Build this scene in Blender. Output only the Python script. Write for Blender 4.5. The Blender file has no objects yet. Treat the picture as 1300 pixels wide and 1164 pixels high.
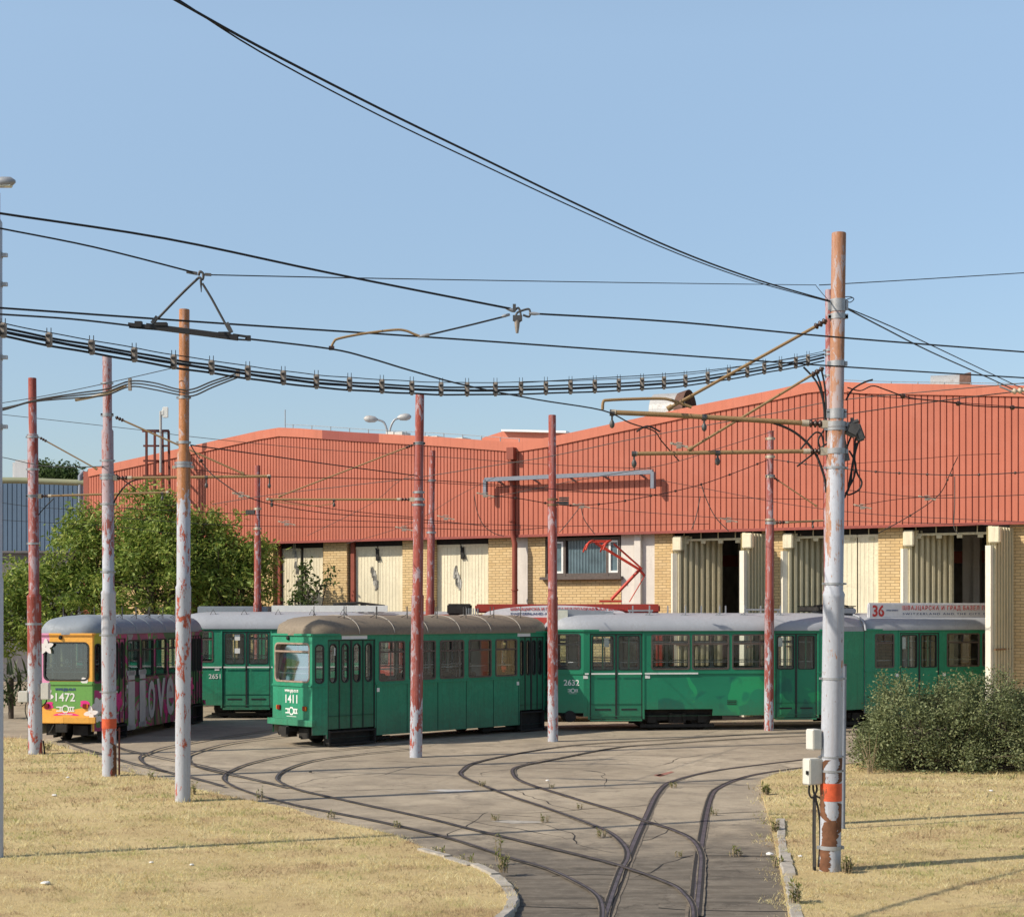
import bpy, bmesh, math, random
import numpy as np
from mathutils import Vector, Matrix
from mathutils.geometry import tessellate_polygon
random.seed(7); rng = np.random.default_rng(11)
scene = bpy.context.scene
COL = scene.collection
# ---- survey of the photograph: focal length (px), principal column, horizon row, eye height (m)
F, CX, HY, H = 2000.0, 650.0, 778.0, 3.4
UP = Vector((0, 0, 1))
def at(px, py, Y):
    return Vector(((px - CX) / F * Y, Y, H + (HY - py) / F * Y))
def gnd(px, py, z=0.0):
    Y = F * (H - z) / (py - HY)
    return Vector(((px - CX) / F * Y, Y, z))
def V(*a): return Vector(a)

# ------------------------------------------------------------------ mesh builder
class MB:
    def __init__(s): s.v = []; s.f = []; s.m = []; s.s = []
    def add(s, vs, fs, mi=0, sm=False):
        o = len(s.v); s.v += [tuple(v) for v in vs]
        for f in fs:
            s.f.append([i + o for i in f]); s.m.append(mi); s.s.append(sm)
    def box(s, c, d, mi=0, R=None):
        c = Vector(c); x, y, z = d[0]/2, d[1]/2, d[2]/2
        vs = [Vector(p) for p in ((-x,-y,-z),(x,-y,-z),(x,y,-z),(-x,y,-z),(-x,-y,z),(x,-y,z),(x,y,z),(-x,y,z))]
        if R is not None: vs = [R @ p for p in vs]
        s.add([c + p for p in vs], [(0,3,2,1),(4,5,6,7),(0,1,5,4),(1,2,6,5),(2,3,7,6),(3,0,4,7)], mi)
    def bbox(s, c, d, b=.01, mi=0, R=None):
        # box with chamfered edges
        bm = bmesh.new(); bmesh.ops.create_cube(bm, size=1)
        for v in bm.verts: v.co = Vector((v.co.x*d[0], v.co.y*d[1], v.co.z*d[2]))
        bmesh.ops.bevel(bm, geom=bm.edges[:], offset=b, segments=2, affect='EDGES')
        c = Vector(c); bm.verts.index_update()
        s.add([c + (R @ v.co if R is not None else v.co) for v in bm.verts], [[v.index for v in f.verts] for f in bm.faces], mi, False)
        bm.free()
    def bar(s, p0, p1, w, h, mi=0, up=UP):
        p0, p1 = Vector(p0), Vector(p1); d = (p1 - p0)
        if d.length < 1e-6: return
        t = d.normalized(); a = t.cross(up)
        if a.length < 1e-4: a = t.cross(Vector((1,0,0)))
        a.normalize(); b = a.cross(t)
        a = a * w / 2; b = b * h / 2
        vs = [p0-a-b, p0+a-b, p0+a+b, p0-a+b, p1-a-b, p1+a-b, p1+a+b, p1-a+b]
        s.add(vs, [(0,3,2,1)[::-1],(4,5,6,7)[::-1],(0,1,5,4)[::-1],(1,2,6,5)[::-1],(2,3,7,6)[::-1],(3,0,4,7)[::-1]], mi)
    def tube(s, pts, r, n=8, mi=0, cap=True):
        pts = [Vector(p) for p in pts]; k = len(pts)
        rs = r if isinstance(r, (list, tuple)) else [r] * k
        t0 = (pts[1] - pts[0]).normalized()
        a = t0.cross(UP)
        if a.length < 1e-3: a = Vector((1, 0, 0)) - t0 * t0.x
        a.normalize(); vs = []
        for i, p in enumerate(pts):
            t = (pts[min(i+1, k-1)] - pts[max(i-1, 0)])
            t = t.normalized() if t.length > 1e-9 else t0
            a = (a - t * a.dot(t))
            if a.length < 1e-6: a = t.orthogonal()
            a.normalize(); b = t.cross(a)
            for j in range(n):
                q = 2 * math.pi * j / n
                vs.append(p + (a * math.cos(q) + b * math.sin(q)) * rs[i])
        fs = [(i*n+j, i*n+(j+1) % n, (i+1)*n+(j+1) % n, (i+1)*n+j) for i in range(k-1) for j in range(n)]
        s.add(vs, fs, mi, True)
        if cap:
            s.add(vs[:n], [tuple(range(n))[::-1]], mi); s.add(vs[-n:], [tuple(range(n))], mi)
    def lathe(s, prof, c=(0,0,0), n=20, mi=0, ax=None, sm=True):
        # prof: list of (r, z); ax: axis direction
        c = Vector(c); ax = Vector(ax).normalized() if ax is not None else UP
        a = ax.orthogonal().normalized(); b = ax.cross(a); vs = []
        for r, z in prof:
            for j in range(n):
                q = 2*math.pi*j/n
                vs.append(c + ax*z + (a*math.cos(q) + b*math.sin(q))*max(r, 1e-4))
        k = len(prof)
        fs = [(i*n+j, i*n+(j+1) % n, (i+1)*n+(j+1) % n, (i+1)*n+j) for i in range(k-1) for j in range(n)]
        s.add(vs, fs, mi, sm)
        s.add(vs[:n], [tuple(range(n))[::-1]], mi); s.add(vs[-n:], [tuple(range(n))], mi)
    def poly(s, pts, mi=0):
        s.add(pts, [tuple(range(len(pts)))], mi)
    def tess(s, pts, mi=0):
        pts = [Vector(p) for p in pts]
        fs = tessellate_polygon([pts]); fs = [tuple(f) for f in fs]
        out = []
        for f in fs:
            n = (pts[f[1]]-pts[f[0]]).cross(pts[f[2]]-pts[f[0]])
            out.append(f if n.z >= 0 else f[::-1])
        s.add(pts, out, mi)
    def build(s, name, mats, parent=None, M=None, origin=None):
        me = bpy.data.meshes.new(name)
        vs = s.v
        if M is not None: vs = [tuple(M @ Vector(v)) for v in vs]
        if origin is not None:
            o = Vector(origin); vs = [(v[0]-o.x, v[1]-o.y, v[2]-o.z) for v in vs]
        me.from_pydata(vs, [], s.f)
        if not isinstance(mats, (list, tuple)): mats = [mats]
        for m in mats: me.materials.append(m)
        me.polygons.foreach_set('material_index', s.m)
        me.polygons.foreach_set('use_smooth', s.s)
        me.update()
        ob = bpy.data.objects.new(name, me); COL.objects.link(ob)
        if parent is not None: ob.parent = parent
        if origin is not None: ob.location = origin
        return ob
def tag(o, label=None, cat=None, group=None, kind=None):
    if label: o['label'] = label
    if cat: o['category'] = cat
    if group: o['group'] = group
    if kind: o['kind'] = kind
    return o
def thing(name, label, cat, loc=(0,0,0), rz=0.0, group=None):
    o = bpy.data.objects.new(name, None); COL.objects.link(o)
    o.empty_display_size = .3
    o.location = loc; o.rotation_euler = (0, 0, rz)
    return tag(o, label, cat, group)
def copy_tree(o, parent=None):
    c = o.copy(); COL.objects.link(c); c.parent = parent
    for ch in list(o.children): copy_tree(ch, c)
    return c
def catmull(pts, k=6):
    pts = [Vector(p) for p in pts]; out = []
    for i in range(len(pts)-1):
        p0 = pts[max(i-1,0)]; p1 = pts[i]; p2 = pts[i+1]; p3 = pts[min(i+2,len(pts)-1)]
        for j in range(k):
            t = j/k
            out.append(.5*((2*p1)+(p2-p0)*t+(2*p0-5*p1+4*p2-p3)*t*t+(3*p1-p0-3*p2+p3)*t**3))
    out.append(pts[-1]); return out

# ------------------------------------------------------------------ materials
class NT:
    def __init__(s, name):
        s.mat = bpy.data.materials.new(name); s.mat.use_nodes = True
        s.t = s.mat.node_tree; s.n = s.t.nodes; s.l = s.t.links
        s.b = s.n['Principled BSDF']; s.out = s.n['Material Output']
    def node(s, typ, **kw):
        n = s.n.new(typ)
        for k, v in kw.items():
            if k in n.inputs: n.inputs[k].default_value = v
            else: setattr(n, k, v)
        return n
    def link(s, a, b): s.l.new(a, b)
    def coord(s, which='Object', scale=(1,1,1), loc=(0,0,0)):
        c = s.node('ShaderNodeTexCoord'); m = s.node('ShaderNodeMapping')
        s.link(c.outputs[which], m.inputs['Vector'])
        m.inputs['Scale'].default_value = scale; m.inputs['Location'].default_value = loc
        return m.outputs['Vector']
    def noise(s, vec, scale, detail=5, rough=.6, dist=0.0):
        n = s.node('ShaderNodeTexNoise'); s.link(vec, n.inputs['Vector'])
        n.inputs['Scale'].default_value = scale; n.inputs['Detail'].default_value = detail
        n.inputs['Roughness'].default_value = rough; n.inputs['Distortion'].default_value = dist
        return n.outputs['Fac']
    def ramp(s, fac, stops, interp='LINEAR'):
        r = s.node('ShaderNodeValToRGB'); s.link(fac, r.inputs['Fac']); cr = r.color_ramp
        cr.interpolation = interp
        while len(cr.elements) > 1: cr.elements.remove(cr.elements[-1])
        for i, (p, c) in enumerate(stops):
            c4 = (c[0], c[1], c[2], 1) if isinstance(c, (tuple, list)) else (c, c, c, 1)
            if i == 0: e = cr.elements[0]; e.position = p
            else: e = cr.elements.new(p)
            e.color = c4
        return r.outputs['Color']
    def mix(s, fac, a, b, mode='MIX'):
        m = s.node('ShaderNodeMix', data_type='RGBA', blend_type=mode)
        for sock, val in ((m.inputs[0], fac), (m.inputs[6], a), (m.inputs[7], b)):
            if isinstance(val, (int, float)): sock.default_value = val
            elif isinstance(val, (tuple, list)): sock.default_value = (val[0], val[1], val[2], 1)
            else: s.link(val, sock)
        return m.outputs[2]
    def math(s, op, a, b=0.0, c=None):
        m = s.node('ShaderNodeMath', operation=op)
        for i, val in enumerate((a, b) if c is None else (a, b, c)):
            if isinstance(val, (int, float)): m.inputs[i].default_value = val
            else: s.link(val, m.inputs[i])
        return m.outputs[0]
    def bump(s, h, strength=.2, dist=.01):
        b = s.node('ShaderNodeBump'); s.link(h, b.inputs['Height'])
        b.inputs['Strength'].default_value = strength; b.inputs['Distance'].default_value = dist
        s.link(b.outputs['Normal'], s.b.inputs['Normal'])
    def base(s, c, rough=.6, metal=0.0, spec=.4):
        if isinstance(c, (tuple, list)): s.b.inputs['Base Color'].default_value = (c[0], c[1], c[2], 1)
        else: s.link(c, s.b.inputs['Base Color'])
        if isinstance(rough, (int, float)): s.b.inputs['Roughness'].default_value = rough
        else: s.link(rough, s.b.inputs['Roughness'])
        s.b.inputs['Metallic'].default_value = metal
        s.b.inputs['Specular IOR Level'].default_value = spec
        return s.mat
def sep_xyz(t, which='Object'):
    c = t.node('ShaderNodeTexCoord'); x = t.node('ShaderNodeSeparateXYZ'); t.link(c.outputs[which], x.inputs[0]); return x.outputs
def paint(name, col, dirt=(.08,.07,.055), amt=.35, rough=.45, streak=True, metal=0.0, sc=1.0, spec=.4, skirt=False):
    """worn paint: fading, grime blotches and rain streaks"""
    t = NT(name); v = t.coord('Object')
    n1 = t.noise(v, 1.3*sc, 6, .65); n2 = t.noise(v, 14*sc, 5, .7)
    c = t.mix(t.ramp(n1, [(.3, 0), (.75, 1)]), tuple(x*.86 for x in col), tuple(min(1, x*1.12+.004) for x in col))
    g = t.ramp(t.math('MULTIPLY', n1, n2), [(.24, 0), (.5, 1)])
    c = t.mix(t.math('MULTIPLY', g, amt), c, dirt)
    if streak:
        vs = t.coord('Object', (9, 9, .55)); n3 = t.noise(vs, 1.6, 5, .6)
        c = t.mix(t.math('MULTIPLY', t.ramp(n3, [(.5, 0), (.78, 1)]), amt*.8), c, dirt)
    if skirt:
        z = sep_xyz(t)[2]; k = t.math('MULTIPLY', t.math('MAXIMUM', t.math('SUBTRACT', 1.0, t.math('MULTIPLY', z, .95)), 0.0), t.math('ADD', t.math('MULTIPLY', n2, .8), .1))
        c = t.mix(k, c, (.11,.105,.075))
        vs = t.coord('Object', (16, 16, .4)); n4 = t.noise(vs, 1.3, 5, .65)      # rust and soot runs below the windows
        c = t.mix(t.math('MULTIPLY', t.math('MULTIPLY', t.ramp(n4, [(.52, 0), (.72, 1)]), t.math('LESS_THAN', z, 1.62)), .45), c, tuple(x*.45+.012 for x in col))
        c = t.mix(t.math('MULTIPLY', t.ramp(t.noise(v, 2.1, 4, .6, .6), [(.56, 0), (.60, 1)]), .22), c, tuple(min(1, x*1.3+.01) for x in col))
        c = t.mix(t.ramp(t.noise(v, 26, 4, .8), [(.70, 0), (.73, .7)]), c, (.12,.06,.03))
    t.bump(n2, .06, .01)
    if skirt: t.bump(t.math('ADD', t.math('MULTIPLY', n1, 1.5), t.math('MULTIPLY', n2, .15)), .5, .035)
    r = t.ramp(n2, [(.3, rough), (.8, min(1, rough+.25))])
    return t.base(c, r, metal, spec)
def plain(name, col, rough=.6, metal=0.0, amt=.3, sc=6, spec=.4):
    t = NT(name); v = t.coord('Object'); n = t.noise(v, sc, 5, .65)
    c = t.mix(t.ramp(n, [(.3, 0), (.7, 1)]), tuple(x*(1-amt) for x in col), tuple(min(1, x*(1+amt*.6)) for x in col))
    t.bump(n, .1, .01)
    return t.base(c, rough, metal, spec)
def glass(name, tint=(.62,.72,.7), refl=.12, rough=.02, dirt=.10):
    t = NT(name); t.n.remove(t.b)
    tr = t.node('ShaderNodeBsdfTransparent'); tr.inputs['Color'].default_value = (*tint, 1)
    gl = t.node('ShaderNodeBsdfGlossy'); gl.inputs['Roughness'].default_value = rough; gl.inputs['Color'].default_value = (.9,.95,1,1)
    df = t.node('ShaderNodeBsdfDiffuse'); df.inputs['Color'].default_value = (.3,.32,.3,1)
    fr = t.node('ShaderNodeFresnel'); fr.inputs['IOR'].default_value = 1.5
    m1 = t.node('ShaderNodeMixShader'); m2 = t.node('ShaderNodeMixShader')
    t.link(t.math('ADD', fr.outputs[0], refl), m1.inputs[0])
    t.link(tr.outputs[0], m1.inputs[1]); t.link(gl.outputs[0], m1.inputs[2])
    v = t.coord('Object'); n = t.noise(v, 5, 5, .7)
    t.link(t.math('MULTIPLY', t.ramp(n, [(.35, 0), (.8, 1)]), dirt*2), m2.inputs[0])
    t.link(m1.outputs[0], m2.inputs[1]); t.link(df.outputs[0], m2.inputs[2])
    t.link(m2.outputs[0], t.out.inputs['Surface'])
    return t.mat
def leafmat(name, stops, trans=.35, rough=.55):
    """leaf colour varies per leaf (island) and by clump"""
    t = NT(name); g = t.node('ShaderNodeNewGeometry'); v = t.coord('Object'); n = t.noise(v, .9, 3, .6)
    f = t.math('ADD', t.math('MULTIPLY', g.outputs['Random Per Island'], .65), t.math('MULTIPLY', n, .4))
    c = t.ramp(f, stops)
    t.base(c, rough, 0, .3)
    tl = t.node('ShaderNodeBsdfTranslucent'); t.link(c, tl.inputs['Color'])
    m = t.node('ShaderNodeMixShader'); m.inputs[0].default_value = trans
    t.link(t.b.outputs[0], m.inputs[1]); t.link(tl.outputs[0], m.inputs[2]); t.link(m.outputs[0], t.out.inputs['Surface'])
    return t.mat
MT = {}
def pole_mat(name, low, high, zsw, flake=(.30,.055,.03), flake_lo=.57, flake_hi=.47, soft=1.3):
    """two paints meeting at height zsw, flaking down to the coat below; every pole flakes differently"""
    t = NT(name); oi = t.node('ShaderNodeObjectInfo'); z = sep_xyz(t)[2]
    def crd(sc):
        c = t.node('ShaderNodeTexCoord'); m = t.node('ShaderNodeMapping'); t.link(c.outputs['Object'], m.inputs['Vector']); m.inputs['Scale'].default_value = sc
        cb = t.node('ShaderNodeCombineXYZ'); t.link(t.math('MULTIPLY', oi.outputs['Random'], 37.0), cb.inputs[0]); t.link(t.math('MULTIPLY', oi.outputs['Random'], 91.0), cb.inputs[2])
        a = t.node('ShaderNodeVectorMath', operation='ADD'); t.link(m.outputs[0], a.inputs[0]); t.link(cb.outputs[0], a.inputs[1]); return a.outputs[0]
    v = crd((1,1,.38)); n1 = t.noise(v, 8, 9, .74, .4); n2 = t.noise(crd((1,1,.25)), 2.0, 4, .6); n3 = t.noise(v, 34, 5, .75); run = t.noise(crd((14,14,.35)), 1.0, 5, .65)
    k = t.math('ADD', t.math('DIVIDE', t.math('SUBTRACT', z, zsw), soft), t.math('MULTIPLY', t.math('SUBTRACT', n2, .5), 3.4))
    k = t.math('ADD', k, t.math('MULTIPLY', t.math('SUBTRACT', n1, .5), 4.2)); k = t.math('ADD', k, t.math('MULTIPLY', t.math('SUBTRACT', run, .5), 2.4))
    sw = t.ramp(t.math('ADD', t.math('MULTIPLY', k, .5), .5), [(.46, 0), (.54, 1)])
    lowc = t.mix(t.ramp(n3, [(.3, 0), (.8, 1)]), tuple(x*.86 for x in low), tuple(min(1,x*1.08) for x in low))
    lowc = t.mix(t.ramp(run, [(.52, 0), (.75, .38)]), lowc, (.30,.20,.14))
    highc = t.mix(t.ramp(n3, [(.25, 0), (.8, 1)]), tuple(x*.72 for x in high), tuple(min(1, x*1.25) for x in high))
    highc = t.mix(t.ramp(run, [(.45, 0), (.7, .55)]), highc, tuple(a*.5+b*.5 for a, b in zip(low, high)))
    fl = t.math('ADD', t.math('MULTIPLY', n1, .7), t.math('MULTIPLY', n2, .3))
    hole = t.ramp(fl, [(flake_lo, 0), (flake_lo+.012, 1)])
    lowc = t.mix(hole, lowc, t.mix(t.ramp(n3, [(.4, 0), (.6, 1)]), flake, tuple(x*1.5+.02 for x in flake)))
    highc = t.mix(t.ramp(fl, [(flake_hi-.012, .9), (flake_hi+.004, 0)]), highc, tuple(a*.55+b*.38 for a, b in zip(low, high)))
    c = t.mix(sw, lowc, highc)
    sp = t.ramp(t.noise(v, 22, 4, .7), [(.64, 0), (.67, .8)]); c = t.mix(sp, c, (.19,.085,.045))
    t.bump(t.math('SUBTRACT', t.math('MULTIPLY', n3, .3), t.math('MULTIPLY', hole, 1.0)), .5, .006)
    return t.base(c, .66, 0, .25)
# ------------------------------------------------------------------ palette
M = {}
GREEN = (.019, .255, .138)
M['green'] = paint('tram_green', GREEN, (.03,.06,.04), .45, .42, skirt=True)
def green_patched():
    t = NT('tram_green_patched'); v = t.coord('Object'); xyz = sep_xyz(t)
    n1 = t.noise(v, .8, 3, .5); n2 = t.noise(v, 12, 5, .7); n3 = t.noise(t.coord('Object', (1,1,1), (4,2,1)), 1.1, 2, .5, .8)
    c = t.mix(t.ramp(n1, [(.3,0),(.7,1)]), (.012,.18,.094), (.018,.245,.128))
    low = t.ramp(xyz[2], [(.0, 1), (1.0, 1)])
    patch = t.ramp(n3, [(.55,0),(.57,1)])
    lowz = t.math('LESS_THAN', xyz[2], 1.55); farx = t.math('GREATER_THAN', xyz[0], 3.1)
    k = t.math('MULTIPLY', t.math('MULTIPLY', patch, lowz), farx)
    c = t.mix(k, c, (.02,.30,.12))
    p2 = t.ramp(t.noise(v, .9, 2, .5, .5), [(.56,0),(.6,1)])
    c = t.mix(t.math('MULTIPLY', t.math('MULTIPLY', p2, lowz), t.math('MULTIPLY', farx, .8)), c, (.01,.12,.085))
    g = t.ramp(t.math('MULTIPLY', n1, n2), [(.24,0),(.5,1)]); c = t.mix(t.math('MULTIPLY', g, .35), c, (.04,.06,.04))
    # dusty lower skirt
    dz = t.math('SUBTRACT', 1.0, t.math('MULTIPLY', xyz[2], 1.05))
    c = t.mix(t.math('MULTIPLY', t.math('MAXIMUM', dz, 0.0), t.math('MULTIPLY', n2, .9)), c, (.10,.10,.06))
    t.bump(n2, .06, .01); return t.base(c, .42, 0, .4)
M['green_patched'] = green_patched()
M['green_dark'] = paint('door_green', (.013,.165,.085), (.03,.04,.03), .45, .45, skirt=True)
M['joint'] = plain('panel_gap', (.008,.05,.03), .8)
M['inside'] = plain('tram_interior', (.50,.51,.46), .7, 0, .2, 2)
M['seat'] = plain('tram_seat', (.10,.07,.05), .6)
M['seat_blue'] = plain('tram_seat_blue', (.03,.16,.36), .6)
M['rail_white'] = plain('handrail_grey', (.5,.52,.5), .4)
M['frame'] = plain('window_rubber', (.025,.027,.026), .6, 0, .3, 10)
M['frame_brown'] = plain('window_frame_bronze', (.105,.082,.07), .5, 0, .3, 10)
M['frame_alu'] = plain('window_frame_tan', (.34,.25,.19), .45, 0, .3, 10)
M['glass'] = glass('tram_glass', (.88,.92,.90), .05, .02, .03)
M['glass_dark'] = glass('tram_glass_dark', (.72,.80,.78), .06, .03, .035)
M['glass_front'] = glass('windscreen_glass', (.60,.72,.76), .34, .04, .05)
M['glass_teal'] = glass('windscreen_dark_glass', (.40,.52,.54), .10, .03, .03)
M['roof_grey'] = paint('roof_light_grey', (.34,.36,.39), (.17,.16,.15), .5, .5, False)
M['roof_tan'] = paint('roof_dirty_tan', (.235,.19,.135), (.075,.062,.05), .75, .6, False)
M['roof_blue'] = paint('roof_blue_grey', (.25,.285,.32), (.12,.10,.09), .5, .5, False)
M['roof_seam'] = plain('roof_seam', (.34,.31,.27), .6)
M['under'] = plain('underframe_black', (.022,.020,.018), .8, 0, .5, 8)
M['wheel'] = plain('wheel_steel', (.06,.05,.042), .6, .4, .5, 12)
M['white'] = plain('white_paint', (.78,.78,.74), .5, 0, .08, 8)
M['letter'] = plain('white_letter', (.74,.76,.72), .6, 0, .1, 20)
M['letter_red'] = plain('red_letter', (.55,.05,.045), .6, 0, .1, 20)
M['letter_blue'] = plain('navy_letter', (.05,.09,.2), .6, 0, .1, 20)
M['sign'] = plain('sign_panel_grey', (.72,.72,.74), .45, 0, .1, 5)
M['dest'] = plain('destination_blind', (.70,.70,.58), .4, 0, .1, 5)
M['lamp_red'] = plain('lamp_red', (.20,.02,.012), .25, 0, .2, 10)
M['lamp_amber'] = plain('lamp_amber', (.6,.17,.02), .25, 0, .2, 10)
M['red_tram'] = paint('tram_red', (.36,.045,.03), (.1,.05,.04), .4, .4)
M['panto'] = plain('pantograph_red', (.55,.055,.03), .45, 0, .25, 10)
M['steel'] = plain('galvanised_steel', (.36,.37,.38), .45, .3, .2, 9)
M['steel_dark'] = plain('dark_steel', (.10,.095,.09), .5, .3, .3, 9)
M['cable'] = plain('black_cable', (.016,.016,.017), .65, 0, .2, 9)
M['cable_grey'] = plain('weathered_cable', (.07,.065,.06), .65, 0, .3, 9)
M['insul'] = plain('brown_insulator', (.06,.03,.02), .35, 0, .3, 12)
M['porcelain'] = plain('cream_insulator', (.5,.43,.32), .4, 0, .2, 12)
M['clampgrey'] = plain('spacer_plastic', (.34,.29,.24), .6, 0, .3, 14)
M['olive'] = paint('bracket_olive', (.30,.195,.09), (.13,.06,.025), .9, .6, False, sc=4)
M['box_grey'] = paint('cabinet_grey', (.62,.61,.55), (.3,.22,.14), .3, .5, True, sc=3)
M['band'] = plain('orange_band', (.62,.10,.035), .6, 0, .25, 12)
M['pipe_grey'] = plain('grey_pipe', (.19,.215,.26), .5, .1, .15, 10)
M['mast_grey'] = paint('lamp_post_grey', (.48,.51,.56), (.25,.22,.2), .25, .5, True)
# ---- building
def cladding(name, col):
    t = NT(name); v = t.coord('Object'); n1 = t.noise(v, .35, 5, .6); n2 = t.noise(v, 9, 5, .7)
    vs = t.coord('Object', (5, 5, .28)); n3 = t.noise(vs, 1.5, 5, .65)
    c = t.mix(t.ramp(n1, [(.3,0),(.7,1)]), tuple(x*.88 for x in col), tuple(x*1.08 for x in col))
    c = t.mix(t.math('MULTIPLY', t.ramp(n3, [(.45,0),(.8,1)]), .35), c, tuple(x*.62 for x in col))
    xyz = sep_xyz(t); wn_ = t.node('ShaderNodeTexWhiteNoise', noise_dimensions='1D'); t.link(t.math('FLOOR', t.math('DIVIDE', xyz[0], .97)), wn_.inputs['W'])
    c = t.mix(t.math('MULTIPLY', wn_.outputs['Value'], .22), c, tuple(x*.72+.03 for x in col))
    edge = t.math('LESS_THAN', t.math('FRACT', t.math('DIVIDE', xyz[0], .97)), .03); c = t.mix(t.math('MULTIPLY', edge, .25), c, tuple(x*.5 for x in col))
    c = t.mix(t.math('MULTIPLY', t.ramp(t.noise(v, 1.2, 7, .7), [(.5,0),(.75,1)]), .3), c, tuple(min(1,x*1.05+.05) for x in col))
    sp = t.ramp(t.noise(v, 3.3, 6, .75), [(.70,0),(.72,1)])
    c = t.mix(t.math('MULTIPLY', sp, .6), c, (.62,.40,.33))
    t.bump(n2, .05, .01); return t.base(c, .55, 0, .25)
M['clad'] = cladding('cladding_red', (.49,.150,.094))
M['clad_groove'] = plain('cladding_groove', (.21,.062,.055), .7, 0, .3, 3)
M['fascia'] = cladding('fascia_salmon', (.57,.182,.112))
M['fascia_dark'] = cladding('fascia_dark_red', (.30,.075,.058))
M['pipe_red'] = paint('downpipe_red', (.27,.062,.036), (.12,.04,.03), .5, .5)
def brick():
    t = NT('yellow_brick'); xyz = sep_xyz(t); cb = t.node('ShaderNodeCombineXYZ')
    t.link(xyz[0], cb.inputs[0]); t.link(xyz[2], cb.inputs[1])
    b = t.node('ShaderNodeTexBrick'); t.link(cb.outputs[0], b.inputs['Vector'])
    b.inputs['Scale'].default_value = 1.0; b.inputs['Brick Width'].default_value = .29; b.inputs['Row Height'].default_value = .094
    b.inputs['Mortar Size'].default_value = .010; b.inputs['Mortar Smooth'].default_value = .25; b.inputs['Bias'].default_value = -.1
    b.inputs['Color1'].default_value = (.68,.50,.26,1); b.inputs['Color2'].default_value = (.59,.41,.19,1); b.inputs['Mortar'].default_value = (.23,.155,.08,1)
    v = t.coord('Object'); n = t.noise(v, 1.1, 5, .65); n2 = t.noise(v, 22, 4, .7)
    c = t.mix(t.math('MULTIPLY', t.ramp(n, [(.42,0),(.75,1)]), .4), b.outputs['Color'], (.30,.20,.11))
    c = t.mix(t.math('MULTIPLY', n2, .3), c, (.66,.50,.28))
    t.bump(t.math('SUBTRACT', t.math('MULTIPLY', n2, .3), b.outputs['Fac']), .5, .01)
    return t.base(c, .85, 0, .2)
M['brick'] = brick()
M['render'] = paint('white_render', (.66,.62,.56), (.35,.30,.25), .4, .8)
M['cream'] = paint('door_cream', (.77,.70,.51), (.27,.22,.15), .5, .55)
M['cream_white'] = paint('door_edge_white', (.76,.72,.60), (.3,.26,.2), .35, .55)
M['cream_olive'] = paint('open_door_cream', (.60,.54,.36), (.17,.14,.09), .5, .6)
M['rust_line'] = plain('rusty_rail', (.22,.13,.07), .8, 0, .4, 10)
M['dark_room'] = plain('hall_interior', (.30,.285,.26), .95, 0, .3, 2, .05)
M['scuff'] = plain('bare_scuff', (.42,.41,.37), .8, 0, .5, 7)
M['scuff_dark'] = plain('worn_dark_scuff', (.13,.125,.11), .8, 0, .5, 9)
M['roof_sheet'] = plain('hall_roof', (.40,.38,.37), .8, 0, .3, 1)
M['win_blue'] = glass('profiled_glass', (.12,.19,.22), .14, .12, .25)
M['profile_glass'] = plain('channel_glass', (.10,.155,.18), .28, 0, .35, 3, .5)
M['blue_clad'] = cladding('cladding_blue', (.12,.19,.28))
M['blue_groove'] = plain('blue_groove', (.06,.10,.16), .7)
M['grey_wall'] = plain('grey_wall', (.17,.165,.17), .85, 0, .2, 1)
M['tank'] = paint('white_tank', (.62,.62,.61), (.35,.3,.25), .35, .5)
M['pipe_olive'] = paint('pipe_olive_green', (.26,.28,.17), (.2,.15,.08), .4, .5, False)
M['rust_frame'] = plain('red_oxide_frame', (.15,.042,.03), .8, 0, .3, 8)
M['vent'] = paint('vent_metal', (.47,.47,.46), (.2,.14,.1), .6, .45, True, .2)
M['vent_rust'] = plain('vent_rust', (.13,.07,.05), .8, 0, .4, 7)
# ---- poles
LOW = (.45,.475,.525)
M['pole_red'] = pole_mat('pole_red', LOW, (.30,.062,.042), 2.2, flake_lo=.525, flake_hi=.48)
M['pole_red_full'] = pole_mat('pole_red_full', LOW, (.30,.062,.042), 1.2, flake_lo=.515, flake_hi=.46)
M['pole_mixed'] = pole_mat('pole_mixed', LOW, (.31,.085,.06), 5.0, flake_lo=.548, flake_hi=.53)
M['pole_rust'] = pole_mat('pole_rust', LOW, (.40,.165,.06), 5.2, flake=(.30,.065,.035), flake_lo=.505, flake_hi=.45)
M['pole_big'] = pole_mat('pole_big', LOW, (.37,.17,.085), 4.75, flake=(.36,.16,.07), flake_lo=.585, flake_hi=.48)
M['rust_patch'] = plain('rust_patch', (.16,.07,.035), .85, 0, .55, 7)
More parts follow.
